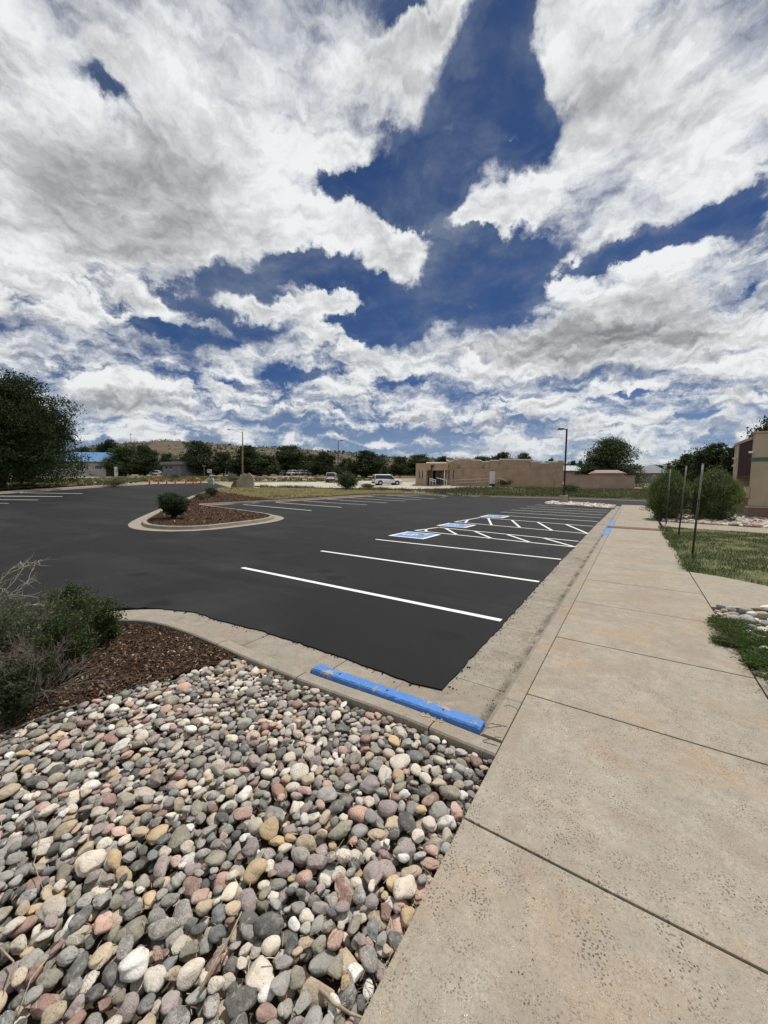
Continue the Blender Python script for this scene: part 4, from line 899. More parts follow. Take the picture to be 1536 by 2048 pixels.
for key, kw in dict(a=dict(h=8, w_=9, mat='dark'), b=dict(h=8, w_=8, mat='dark', nlobe=12), c=dict(h=8, w_=9, mat='mid', nlobe=10), d=dict(h=8, w_=6, mat='olive', nlobe=7, low=.05), e=dict(h=8, w_=8.5, mat='mid', nlobe=14, low=.05), f=dict(h=8, w_=7, mat='pale', nlobe=8, low=.05)).items():
    ncl = 800; cm, tm = tree_parts(r=r5, ncl=ncl, leaf=.34, **kw); PT[key] = (kw['h'], kw['w_'], cm, tm)
FG = 'trees along the far side beyond the lots'
def ft(px, top, base, wpx, D, k, lab): return put_tree(px, top, base+2, wpx*1.2, D, PT[k], lab, group=FG)
ft(222, 879, 952, 62, 118, 'a', 'dark green tree rising just right of the blue metal roof')
ft(170, 892, 948, 34, 150, 'c', 'thin-topped tree behind the left end of the blue roof')
ft(248, 893, 950, 70, 112, 'c', 'mid green tree between the blue-roofed house and the lattice mast')
ft(290, 890, 950, 52, 116, 'b', 'dark tree right of the lattice mast, left of the small grey house')
ft(334, 905, 945, 38, 150, 'd', 'small olive tree behind the small grey house')
ft(401, 882, 951, 78, 112, 'a', 'broad round dark tree right of the small grey house')
ft(447, 902, 951, 46, 114, 'c', 'lower green tree filling the gap left of the wooden light pole')
ft(495, 890, 952, 66, 112, 'b', 'dark tree standing right behind the wooden light pole')
ft(536, 908, 952, 48, 110, 'd', 'short olive tree between the wooden pole and the parked row')
ft(578, 891, 953, 72, 118, 'e', 'tall dark tree behind the row of distant parked cars')
ft(624, 908, 953, 50, 116, 'c', 'low green tree above the right end of the parked row')
ft(650, 903, 955, 60, 108, 'a', 'dark tree just left of the black lot light')
ft(692, 915, 955, 44, 112, 'd', 'short olive tree behind the black lot light')
ft(734, 900, 956, 82, 100, 'b', 'wide dark tree above the white SUV in side view')
ft(800, 912, 957, 44, 102, 'c', 'green tree at the left corner of the tan building')
ft(838, 909, 957, 62, 104, 'e', 'dark tree rising behind the tan building entrance')
ft(884, 912, 957, 40, 108, 'a', 'dark tree under the small flat-topped hill, behind the tan roof')
ft(962, 911, 958, 46, 95, 'c', 'low green tree showing over the middle of the tan parapet')
ft(1004, 903, 958, 54, 92, 'b', 'dark tree showing over the tan parapet')
ft(1044, 905, 958, 52, 94, 'a', 'round dark tree over the right part of the tan parapet')
ft(1101, 915, 960, 18, 120, 'd', 'tiny tree top peeping over the stepped end of the tan building')
ft(1143, 921, 960, 20, 110, 'e', 'small tree above the grey roof next to the tan building')
ft(1160, 920, 960, 16, 112, 'd', 'slim small tree between the grey roof and the big tree')
ft(1312, 929, 965, 36, 112, 'c', 'low tree behind the grey hipped roof')
ft(1345, 932, 968, 40, 95, 'd', 'low olive tree right of the grey hipped-roof house')
ft(1380, 908, 977, 72, 66, 'e', 'dark tree behind the nearer row of metal stakes')
ft(1418, 886, 985, 88, 58, 'a', 'tall dark tree behind the two leafy shrubs')
ft(1462, 892, 990, 70, 54, 'b', 'dark tree at the left edge of the stucco building')
cm, tm = tree_parts(8, 8, np.random.default_rng(31), nlobe=13, ncl=1500, nper=20, leaf=.24, mat='mid', low=.10, asp=.5)
put_tree(1218, 873, 972, 122, 66, (8, 8, cm, tm), 'big spreading tree behind the low pink-tan wall', name='tree')
cm, tm = tree_parts(8, 8, np.random.default_rng(33), nlobe=10, ncl=900, nper=20, leaf=.26, mat='dark', low=.2)
put_tree(1555, 826, 1010, 130, 38, (8, 8, cm, tm), 'dark tree rising behind the roof of the stucco building')
# large tree at the left
cm, tm = tree_parts(12, 15, np.random.default_rng(44), nlobe=34, ncl=5600, nper=26, leaf=.20, mat='shade', trunk=.35, low=.10, asp=.6, ls=.62, sh=.72)
t = put_tree(-2, 744, 978, 292, 42, (12, 15, cm, tm), 'huge dark leafy tree at the left edge with branches near the ground', rz=0.6)

# ------------------------------------------------------------------ hills behind
ridge = [(-900,930),(-300,925),(0,915),(120,905),(165,897),(200,892),(240,888),(262,886),(300,885),(330,881),(352,882),(380,884),(420,886),(470,892),(520,895),(560,896),(600,898),(640,901),(690,905),(730,910),(765,913),(800,915),(850,916),(890,917),(960,920),(1080,925),(1300,935),(1600,950),(2200,962)]
rx = np.array([a[0] for a in ridge]); ry = np.array([a[1] for a in ridge]); pxs = np.linspace(-900, 2200, 620); prof_ = np.interp(pxs, rx, ry)
rr2 = np.random.default_rng(9); ts = np.linspace(0, 1, 26); V = []
def fb(x, y): return np.sin(x*.021+y*.013)*.5+np.sin(x*.057-y*.031+1.3)*.3+np.sin(x*.11+y*.087+.4)*.2
for q, (a, b_) in enumerate(zip(pxs, prof_)):
    for t in ts:
        D = 420+460*t; top = at(a, b_, 880); g = at(a, 955, D); hgt = 5.5+(top[2]-5.5)*(t**1.25); gul = fb(a*1.3, D*0.6)*7*(t*(1-t)*3.2)+rr2.normal(0, .35)
        V.append((g[0], g[1], hgt+gul))
nt_ = len(ts); F = [(q*nt_+i, (q+1)*nt_+i, (q+1)*nt_+i+1, q*nt_+i+1) for q in range(len(pxs)-1) for i in range(nt_-1)]
M_hill = dirt('tan_hillside', (0.11, 0.086, 0.062), (0.145, 0.115, 0.083), (0.065, 0.058, 0.038), 0.02)
hl = link('hills', mesh_np('hills', V, F, smooth=True), None, [M_hill]); hl['kind'] = 'structure'
HV = np.array(V).reshape(len(pxs), nt_, 3)
cs = []
for _ in range(15000):
    q, i = rr2.integers(len(pxs)-1), rr2.integers(3, nt_); f = rr2.random(); pxv = pxs[q]
    dens_ = 0.5+0.5*fb(pxv*2.2, i*18)+(1.0 if pxv < 298 or 365 < pxv < 420 else 0); tan_patch = (298 < pxv < 365 and 9 < i < 25) or (560 < pxv < 900 and i < 22 and rr2.random() < .35)
    if tan_patch and rr2.random() < .93: continue
    if i < nt_-3 and rr2.random() > dens_*0.8+.1: continue
    p = HV[q, i]*(1-f)+HV[q+1, i]*f; cs.append(p)
cs = np.array(cs); C = (cs[:, None, :]+rr2.normal(0, 1, (len(cs), 9, 3))*np.array([1.5, 1.5, 1.0])+np.array([0, 0, 1.6])).reshape(-1, 3)
me = leaves_mesh('juniper_scrub', C, 2.3, .7, r=rr2); tag(link('juniper_scrub', me, None, [LM['dark']]), 'dark juniper scrub dotting the tan hills', 'scrub', kind='stuff')
# ------------------------------------------------------------------ shrubs
def shrub(name, p, w_, h, ncl, nper, leaf, mat, label, cat='shrub', stems=14, asp=.5, group=None, seed=1, shell=.35, flat=1.0, upn=.2, stem_mat=None, lobes=None, spread=.09, stemr=.012):
    r = np.random.default_rng(seed); t = thing(name, (p[0], p[1], p[2]), label, cat, group); lb = lobes or [(r.normal(0, .16)*w_, r.normal(0, .16)*w_, h*r.uniform(.35, .72), w_*.26, w_*.26, h*.27) for _ in range(8)]+[(0, 0, h*.5, w_*.38, w_*.38, h*.42)]
    C = crown_points(lb, ncl, nper, spread*w_, r, shell); C = C[C[:, 2] > 0.02]; me = leaves_mesh('foliage', C, leaf, asp, up=upn, r=r); me.materials.append(LM[mat]); link('foliage', me, t)
    mb_ = MB()
    for k in range(stems):
        a = r.uniform(0, 6.28); l = lb[k % len(lb)]; e = (l[0]+r.normal(0, .1)*w_, l[1]+r.normal(0, .1)*w_, l[2]+.5*l[5]); s0 = (math.cos(a)*.05*w_, math.sin(a)*.05*w_, -.03)
        mid = ((s0[0]+e[0])/2+r.normal(0, .05)*w_, (s0[1]+e[1])/2+r.normal(0, .05)*w_, e[2]*.5); mb_.tube([s0, mid, e], [stemr, stemr*.7, stemr*.25], 5)
    mb_.build('stem', [stem_mat or M_bark], t); return t
def P3(px, py, dz=0.0):
    q = pt(px, py, dz); return (q[0], q[1], z1(*q)+dz)
shrub('round_shrub', P3(347,1036,.12), 1.30, 1.25, 900, 16, .075, 'dark', 'dense round dark shrub on the bark mulch island', seed=3, shell=.55, spread=.045, upn=.4)
shrub('small_shrub', P3(424,992,.13), 1.3, .75, 160, 16, .12, 'dark', 'small dark shrub on the island beside the dry grass', seed=4)
shrub('small_shrub', P3(404,999,.13), 1.5, .7, 90, 12, .11, 'weed', 'sparse brownish shrub near the narrow end of the mulch', seed=5)
shrub('wild_shrub', P3(690,981,.1), 2.9, 2.6, 420, 18, .18, 'olive', 'tall loose green shrub standing in front of the pale road', seed=6, shell=.2)
for i, (px, py, w_, h, k, lab) in enumerate([(1080,970,3.0,1.0,'olive','low leafy bush against the tan wall, left of the pole'),(1010,971,2.6,.8,'weed','low weedy bush under the ramp railing'),(1290,976,5.5,1.2,'dark','dark spreading bush at the end of the pink-tan wall'),(735,977,2.2,.7,'weed','low dry weed clump left of the parked white SUV'),(1140,985,2.4,1.0,'olive','green weed clump beside the thin stake by the light pole'),(228,973,3.2,.9,'weed','low brown bush on the dirt verge by the entrance'),(350,958,2.6,1.0,'olive','small green bush in the dirt behind the orange cones'),(468,962,3,.9,'weed','small weedy clump behind the utility box')]):
    shrub('wild_bush', P3(px, py, .05), w_, h, 120, 14, .16, k, lab, 'bush', seed=20+i, shell=.2)
# two willow-like shrubs: many arching stems with narrow leaves
def willow(p, w_, h, n, label, seed):
    r = np.random.default_rng(seed); t = thing('leafy_shrub', p, label, 'shrub', 'willow-like shrubs in the rock bed'); mb_ = MB(); C = []; Dd = []
    for k in range(n):
        a = r.uniform(0, 6.283); lean = abs(r.normal(0, .85)); L_ = h*r.uniform(.75, 1.08)/max(.55, math.cos(min(lean, 1.0)))*(.72 if lean > .9 else .95); L_ = min(L_, h*1.1)
        P_ = []; x = np.array([math.cos(a), math.sin(a), 0])*r.uniform(0, .14)*w_; d = np.array([math.cos(a)*math.sin(lean*.6), math.sin(a)*math.sin(lean*.6), math.cos(lean*.6)]); st_ = L_/9
        for s_ in range(10):
            P_.append(x.copy()); x = x+d*st_; d = d+np.array([math.cos(a), math.sin(a), 0])*.07*(lean+.2)+np.array([0, 0, -.045*lean])+r.normal(0, .05, 3); d /= np.linalg.norm(d)
        hm_ = np.hypot(P_[-1][0], P_[-1][1]); f = min(1, (w_*.6)/max(hm_, .01)); P_ = [q*np.array([f, f, 1]) for q in P_]; jr = r.uniform(.72, 1.12)
        P_ = [q*np.array([g_, g_, 1]) for q in P_ for g_ in [min(1, w_*.5*jr*float(np.interp(q[2]/h, [0, .12, .38, .7, 1.0], [.62, .85, 1.0, .72, .18]))/max(np.hypot(q[0], q[1]), .01))]]
        mb_.tube([tuple(q) for q in P_], list(np.linspace(.016, .004, 10)), 4, cap=False)
        for s_ in range(0, 10):
            m_ = 13 if s_ > 1 else 9; c = P_[s_]+r.normal(0, 1, (m_, 3))*np.array([.11, .11, .10]); C.append(c); Dd.append(np.tile((P_[s_]-P_[s_-1])/st_, (m_, 1)))
    C = np.vstack(C); Dd = np.vstack(Dd); k_ = C[:, 2] > .05; me = leaves_mesh('foliage', C[k_], .15, .22, up=.3, r=r, dirs=Dd[k_]); me.materials.append(LM['willow']); link('foliage', me, t); mb_.build('stem', [M_bare], t); return t
willow((*at(1333,1040,19.5)[:2], .1), 1.85, 2.40, 260, 'left one of two big olive-green shrubs, overhanging the end of the sidewalk', 51)
willow((*at(1424,1043,19.0)[:2], .1), 2.15, 2.50, 320, 'right one of two big olive-green shrubs, beside the stucco building', 52)
# ------------------------------------------------------------------ shrubs beside the camera
def branchy(name, p, w_, h, n, mat, label, seed, rad=.006, lean=.8, sub=5, leafmat_=None, leafn=0, leafs=.03, group=None, zflat=1.0, fol='foliage', wig=.12):
    r = np.random.default_rng(seed); t = thing(name, p, label, 'shrub', group); mb_ = MB(); C = []
    def grow(x, d, L_, rd, dep):
        k = 6; P_ = [x.copy()]
        for s_ in range(k):
            d = d+r.normal(0, wig, 3)+np.array([0, 0, .03]); d /= np.linalg.norm(d); x = x+d*L_/k; P_.append(x.copy())
        mb_.tube([tuple(q) for q in P_], list(np.linspace(rd, rd*.45, k+1)), 4 if rd < .004 else 5, cap=False)
        if dep >= 1 and leafn: 
            for q in P_[2:]: C.append(q+r.normal(0, 1, (leafn, 3))*leafs*1.1)
        if dep < 2:
            for _ in range(sub):
                q = P_[r.integers(2, k+1)]; dd = d+r.normal(0, .55, 3); dd /= np.linalg.norm(dd); grow(q.copy(), dd, L_*r.uniform(.3, .6), rd*.5, dep+1)
    for k in range(n):
        a = r.uniform(0, 6.283); l = abs(r.normal(0, lean)); l = min(l, 1.35); d = np.array([math.cos(a)*math.sin(l), math.sin(a)*math.sin(l), math.cos(l)*zflat]); d /= np.linalg.norm(d)
        grow(np.array([math.cos(a), math.sin(a), 0])*r.uniform(0, .12)*w_, d, h*r.uniform(.6, 1.0) if l < .7 else w_*.5*r.uniform(.6, 1), rad, 0)
    mb_.build('stem', [mat], t)
    if leafn: me = leaves_mesh(fol, np.vstack(C), leafs, .55, up=.1, r=r); me.materials.append(LM[leafmat_]); link(fol, me, t)
    return t
def G(px, py, D): q = at(px, py, D); return (q[0], q[1], .10)
branchy('leafy_shrub', (*pt(140,1345,.1), .08), .48, .52, 17, M_bare, 'green small-leaved shrub in front, on the mulch beside the bare stems', 61, .0055, .32, 4, 'holly', 6, .025)
branchy('leafy_shrub', (*pt(190,1280,.1), .08), .55, .42, 17, M_bare, 'green small-leaved shrub farther back, its top over the dark asphalt', 62, .0055, .55, 4, 'holly', 6, .025)
branchy('leafy_shrub', (*pt(128,1270,.1), .10), .45, .42, 10, M_bare, 'green shrub left of the back one, tips over the asphalt', 68, .005, .42, 5, 'holly', 8, .027)
branchy('bare_shrub', (*pt(60,1400,.1), .10), 1.0, .40, 40, M_bare, 'bare grey twiggy shrub in front at the left, by the edging', 63, .004, .8, 7)
branchy('bare_shrub', (*pt(30,1320,.1), .10), 1.1, .42, 40, M_bare, 'bare brownish twiggy shrub behind the front one at the left edge', 64, .0045, .85, 8)
branchy('bare_shrub', (*pt(105,1290,.1), .10), .7, .42, 34, M_bare, 'bare twiggy shrub between the leafy shrubs and the left edge', 65, .004, .8, 8)
branchy('leafy_shrub', (*pt(-20,1350,.1), .10), .55, .55, 16, M_bare, 'grey-leaved shrub half hidden among bare twigs at the left edge', 66, .005, .5, 5, 'pale', 5, .022)
branchy('leafy_shrub', (*pt(-10,1440,.1), .10), .55, .35, 16, M_bare, 'low dark green shrub at the left edge by the edging strip', 67, .005, .7, 5, 'dark', 5, .022)
# pale arching dead branches
t = thing('dead_shrub', (*pt(-60,1290,.1), .10), 'pale leafless arching branches reaching in from the left over the asphalt', 'shrub'); mb_ = MB(); o0 = np.array(t.location); r = np.random.default_rng(70)
for path, rd in (([(-60,1290),(-20,1210),(30,1160),(48,1135),(40,1122)], .006), ([(-60,1290),(-10,1225),(25,1185),(52,1165),(66,1135)], .006), ([(-60,1280),(-30,1195),(10,1150),(60,1128),(84,1118)], .005), ([(-60,1290),(0,1175),(20,1188),(75,1195)], .004), ([(-60,1270),(-10,1200),(30,1188),(60,1160)], .005), ([(-60,1290),(-20,1250),(40,1212),(95,1208)], .004), ([(-60,1240),(-10,1175),(20,1140),(52,1125)], .004)):
    P_ = [at(x, y, 3.6+.05*k) for k, (x, y) in enumerate(path)]; P_ = [tuple(q-o0) for q in np.array(smooth_poly([tuple(q) for q in P_], 0))]
    Q_ = []
    for a, b_ in zip(P_[:-1], P_[1:]):
        for s_ in range(4): Q_.append(np.array(a)*(1-s_/4)+np.array(b_)*s_/4+r.normal(0, .004, 3))
    Q_.append(np.array(P_[-1])); mb_.tube([tuple(q) for q in Q_], list(np.linspace(rd, rd*.3, len(Q_))), 5, cap=False)
    for _ in range(13):
        k = r.integers(3, len(Q_)); d = (Q_[k]-Q_[k-1]); d /= np.linalg.norm(d); d = d+r.normal(0, .6, 3); L_ = r.uniform(.04, .12); mb_.tube([tuple(Q_[k]), tuple(Q_[k]+d*L_*.5+r.normal(0, .01, 3)), tuple(Q_[k]+d*L_+r.normal(0, .02, 3))], [.002, .0015, .0008], 4, cap=False)
mb_.build('branch', [M_paleb], t)
# low juniper at the right: flat overlapping fans
r = np.random.default_rng(80); jc = [(1470,1268,.5,.16),(1500,1290,.55,.2),(1530,1310,.6,.2),(1560,1340,.7,.2),(1445,1250,.3,.14),(1490,1258,.4,.12),(1450,1285,.25,.08),(1620,1390,.7,.2),(1520,1330,.3,.1),(1590,1300,.6,.2)]
t = thing('low_juniper', (*pt(1500,1300,.13), .10), 'low spreading bright green juniper creeping over the sidewalk edge', 'juniper'); o0 = np.array(t.location); C = []; Dd = []; mb_ = MB()
for px, py, w_, h in jc:
    c = np.array([*pt(px, py, .15), .12]); 
    for _ in range(int(170*w_)+15):
        a = r.uniform(0, 6.283); L_ = w_*.5*r.uniform(.5, 1.0); e = c+np.array([math.cos(a)*L_, math.sin(a)*L_, h*r.uniform(.3, 1)*(1-.45*L_/(w_*.5))]); s_ = c+np.array([math.cos(a)*L_*.1, math.sin(a)*L_*.1, .02]); m_ = 26; tt = r.uniform(.25, 1.05, m_)[:, None]; up_ = np.array([0, 0, 1])*np.sin(tt*2.6)*h*.25
        C.append(s_+(e-s_)*tt+up_+r.normal(0, 1, (m_, 3))*np.array([.022, .022, .010])-o0); dd = (e-s_)/max(np.linalg.norm(e-s_), .01); Dd.append(np.tile(dd, (m_, 1)))
        if _ % 6 == 0: mb_.tube([tuple(s_-o0), tuple((s_+e)/2-o0+np.array([0, 0, h*.2])), tuple(e-o0)], [.005, .003, .0015], 4, cap=False)
me = leaves_mesh('foliage', np.vstack(C), .032, .30, r=r, dirs=np.vstack(Dd)); me.materials.append(LM['juni']); link('foliage', me, t); mb_.build('stem', [M_bark], t)
# ------------------------------------------------------------------ grass
def grass(poly, n, h, w_, zf, name, mat, label, lean=.4, clump=0, r=None, dens=None):
    r = r or np.random.default_rng(len(label)); P_ = rand_in(poly, n)
    if clump:
        c = rand_in(poly, clump); P_ = c[r.integers(clump, size=n)]+r.normal(0, h*.35, (n, 2)); P_ = P_[inpoly(P_[:, 0], P_[:, 1], poly)]; n = len(P_)
    if dens is not None: k = r.random(n) < dens(P_[:, 0], P_[:, 1]); P_ = P_[k]; n = len(P_)
    a = r.uniform(0, 6.283, n); l = np.abs(r.normal(0, lean, n)); H_ = h*r.uniform(.35, 1.15, n); d = np.stack([np.cos(a)*np.sin(l), np.sin(a)*np.sin(l), np.cos(l)], 1); s_ = np.stack([-np.sin(a), np.cos(a), np.zeros(n)], 1)*(w_*r.uniform(.6, 1.4, n))[:, None]
    z_ = zf(P_[:, 0], P_[:, 1]); b_ = np.stack([P_[:, 0], P_[:, 1], z_], 1); mid = b_+d*(H_*.55)[:, None]; tip = b_+d*H_[:, None]+np.stack([np.cos(a), np.sin(a), -np.ones(n)*.5], 1)*(H_*l*.5)[:, None]
    V = np.stack([b_-s_/2, b_+s_/2, mid-s_*.4, mid+s_*.4, tip], 1).reshape(-1, 3); o_ = np.arange(n)[:, None]*5; F = np.concatenate([o_+[0, 1, 3], o_+[0, 3, 2], o_+[2, 3, 4]], 1).reshape(-1, 3)
    return tag(link(name, mesh_np(name, V, F), None, [mat]), label, 'grass', kind='stuff')
lz = lambda x, y: 0*x+.12
def wav(sc, th):
    rw = np.random.default_rng(int(sc*100)); K = [(rw.normal(0, sc*f_, 2), rw.uniform(0, 6.28), a_) for f_, a_ in ((1, .5), (1.7, .4), (2.9, .35), (4.7, .3), (7.9, .22)) for _ in range(2)]
    return lambda x, y: np.clip(sum(a_*np.sin(x*k_[0]+y*k_[1]+p_+1.5*np.sin(y*k_[0]*.6-x*k_[1]*.5)) for k_, p_, a_ in K)*.55+th, .10, 1)
lawn_v = [(W1-.03, br[0][1]+.0), br[1], br[2], (8.5, 8.6), (10, 19), (W1-.03, 19.8)]
grass(lawn_v, 120000, .085, .010, lz, 'lawn_grass', LM['grass'], 'patchy green grass on the lawn right of the sidewalk', .75, dens=wav(1.5, .62))
grass(lawn_v, 12000, .11, .008, lz, 'dry_lawn_grass', LM['dry'], 'straw-coloured blades mixed through the lawn', .9, dens=wav(.9, .2))
eb = [(W1-.10, br[0][1]-.1), (W1+.30, br[0][1]+.05), (W1+.30, 19.8), (W1-.10, 19.8)]
grass(eb, 8000, .14, .010, lz, 'edge_grass', LM['grass'], 'long grass hanging over the sidewalk edge', 1.1, dens=wav(3.1, .35))
dz2 = lambda x, y: Z(x, y)+.12
grass(dry, 26000, .32, .035, dz2, 'dry_grass', LM['dry'], 'dry yellow grass on the island behind the mulch', .6, dens=wav(.5, .6))
grass(dry, 9000, .28, .035, dz2, 'green_grass', LM['weed'], 'green weeds mixed into the dry island grass', .6, dens=wav(.8, .1))
sz = lambda x, y: Z(x, y)+.05
grass(strip_poly, 42000, .42, .05, sz, 'weedy_grass', LM['weed'], 'weedy grass in front of the tan building', .6, dens=wav(.33, .55))
grass(strip_poly, 30000, .36, .05, sz, 'green_weeds', LM['grass'], 'greener weeds in front of the tan building and wall', .6, dens=wav(.21, .25))
wd = pts([(690,979),(760,978),(860,981),(930,981),(880,986.5),(790,982),(700,981),(600,978),(520,976),(520,974),(600,976)], .05)
grass(wd, 15000, .5, .05, sz, 'dry_weeds', LM['weed'], 'dry weeds along the pale road behind the island', .7, dens=wav(.4, .5))
wd2 = pts([(-60,976),(150,972),(220,970),(300,963.5),(480,963),(640,963.5),(760,961.5),(760,958.5),(640,957),(500,956.5),(360,953),(240,955),(100,960),(-60,966)], .05)
grass(wd2, 22000, .55, .10, sz, 'desert_weeds', LM['weed'], 'scattered desert weeds and brush beyond the cones', .7, clump=900)
grass(wd2, 12000, .4, .10, sz, 'dry_desert_grass', LM['dry'], 'pale dry grass on the open ground beyond the cones', .7, clump=600)
lv = pts([(-200,983),(60,975),(130,972),(230,968.5),(200,967),(60,969),(-200,975)], .1)
grass(lv, 4000, .35, .05, sz, 'verge_weeds', LM['weed'], 'sparse weeds on the dirt verge under the big tree', .7, clump=150)
# ------------------------------------------------------------------ street furniture and buildings
M_blue = None
def paintchip():
    mt, b, p, o, w_ = new_mat('chipped_blue_paint')
    k = b.ss(b.noise(o, 9, 8, 0.7), 0.55, 0.60); k2 = b.ss(b.noise(o, 48, 6, 0.72), 0.60, 0.65)
    c = b.mix(b.noise(o, 5, 5, 0.6), (0.045, 0.16, 0.46), (0.085, 0.23, 0.56)); c = b.mix(b.ss(b.noise(o, 26, 5, .7), .5, .8, 0, .5), c, (0.16, 0.34, 0.62))
    b.put(p, 'Base Color', b.mix(b.m('MAXIMUM', b.m('MULTIPLY', k, .85), b.m('MULTIPLY', k2, .8)), c, (0.36, 0.34, 0.29))); b.put(p, 'Roughness', .6); b.put(p, 'Specular IOR Level', .35)
    bump(b, p, b.m('ADD', b.noise(o, 60, 5, .7), b.m('MULTIPLY', k, -.5)), .8, .005); return mt
M_blue = paintchip()
M_black = simple('black_metal', (0.018, 0.018, 0.02), .5, .2, 6, metal=.3); M_wood = simple('weathered_wood', (0.27, 0.21, 0.155), .9, .3, 2); M_galv = simple('galvanised_steel', (0.42, 0.43, 0.43), .5, .15, 4, metal=.6)
M_dark = simple('dark_glass', (0.02, 0.024, 0.03), .12, .1, 2, spec=.8); M_post = simple('dark_rusty_steel', (0.055, 0.045, 0.042), .75, .4, 9, metal=.3); M_tip = simple('worn_grey_steel', (0.26, 0.26, 0.25), .7, .2, 12, metal=.3)
M_orange = simple('orange_plastic', (0.58, 0.10, 0.05), .55, .1, 3); M_wht = simple('white_paint', (0.74, 0.74, 0.72), .5, .06, 3)
M_lamp = simple('lamp_lens', (0.6, 0.6, 0.56), .3, .05, 2)
# blue wheel stop against the near kerb
a, b_ = np.array([-2.468, 2.595]), np.array([-.838, 2.625]); ctr = (a+b_)/2; Lb = np.linalg.norm(b_-a); ang = math.atan2(*(b_-a)[::-1])
t = thing('wheel_stop', (ctr[0], ctr[1], 0.0), 'chipped bright blue concrete wheel stop lying against the near kerb', 'wheel stop', rz=ang)
mb = MB(); hl_, w0, w1, hh = Lb/2, .082, .058, .155; segs = np.linspace(-hl_, hl_, 60); V = []; prof = [(-w0, .004), (-w0, .05), (-w1, hh-.012), (-w1+.012, hh), (w1-.012, hh), (w1, hh-.012), (w0, .05), (w0, .004)]
rb_ = np.random.default_rng(2)
for k, x in enumerate(segs):
    e = 1 if 0 < k < 59 else .93
    for (y, z) in prof: V.append((x, y*e+rb_.normal(0, .0012), z*(e if z > .06 else 1)+(rb_.normal(0, .0015) if z > .06 else 0)))
n8 = len(prof); F = [(k*n8+j, k*n8+(j+1) % n8, (k+1)*n8+(j+1) % n8, (k+1)*n8+j) for k in range(59) for j in range(n8)]+[tuple(range(n8)), tuple(59*n8+j for j in range(n8))[::-1]]
mb.add(V, F); mb.build('block', [M_blue], t)
for sx_ in (-.62, .0, .62):
    m2 = MB(); m2.tube([(sx_*hl_, 0, hh-.03), (sx_*hl_, 0, hh+.002)], .011, 10); m2.build('anchor_pin', [M_post], t)
m2 = MB()
for x, y, s_, rz in ((.52*hl_, -.10, .05, .4), (.60*hl_, -.115, .04, 1.2), (.66*hl_, -.105, .035, .2), (.48*hl_, -.11, .05, -.5)):
    m2.add([(x-s_/2, y-.008, .135), (x, y+.008, .152), (x+s_*.6, y-.004, .136), (x, y-.016, .134)], [(0, 1, 2, 3)])
tag(m2.build('dry_leaf', [ML[0]]), 'few curled dry leaves on the kerb beside the blue wheel stop', 'leaf litter', kind='stuff'); lf = bpy.data.objects[m2 and 'dry_leaf']; lf.location = t.location; lf.rotation_euler = t.rotation_euler
# blue painted kerb ends and the rusty trench plate across the walk
for y0, y1 in ((15.4, 17.95), (18.85, 22.0)):
    m2 = MB(); m2.box(GX1+.004, GX0-.002, y0, y1, .10, ZT+.006); m2.box(GX1-.03, GX1+.004, y0, y1, .02, ZT-.02); m2.build('kerb_paint', [M_blue], sk_)
m2 = MB(); m2.box(GX1+.02, W1+.06, 18.02, 18.78, .09, ZT+.014); tag(m2.build('drain_cover', [simple('rusty_plate', (.13, .07, .048), .8, .35, 6)], bevel=.004), 'rusty brown drain cover crossing the sidewalk between blue kerb pieces', 'drain cover')
# thin steel stakes
def stake(px0, py0, px1, py1, label, grp):
    gx_, gy_ = pt(px1, py1, .12); D = fdepth(gx_, gy_); base = np.array([gx_, gy_, z1(gx_, gy_)+.05]); v = ray(px0, py0); Dt = base@np.array([-math.sin(YAW), math.cos(YAW), 0])/(v@np.array([-math.sin(YAW), math.cos(YAW), 0])); top = np.array([0, 0, CAMH])+v*Dt
    t = thing('metal_stake', tuple(base), label, 'stake', grp); d = Vector(top-base); r_ = .024; c = .62
    m2 = MB(); m2.tube([(0, 0, -.1), tuple(d*c)], r_, 8); m2.build('post', [M_post], t); m2 = MB(); m2.tube([tuple(d*c), tuple(d)], r_*.92, 8); m2.tube([tuple(d*.995), tuple(d*1.004)], r_*1.0, 8); m2.build('post_tip', [M_tip], t)
    return t
stake(1406,928,1384,1110,'nearest thin dark steel stake with worn grey tip, in the lawn','steel stakes in the lawn')
stake(1373,932,1357,1070,'middle steel stake in the lawn, at the sidewalk edge, grey tip','steel stakes in the lawn')
stake(1341,938,1332,1048,'third and farthest dark stake of the lawn, before the left willow-like shrub','steel stakes in the lawn')
stake(1139.6,949,1136.6,1003,'thin rusty stake just right of the concrete light pole base','steel stakes by the light pole')
stake(1109.7,950,1107,992,'thin rusty stake left of the light pole in the weeds','steel stakes by the light pole')
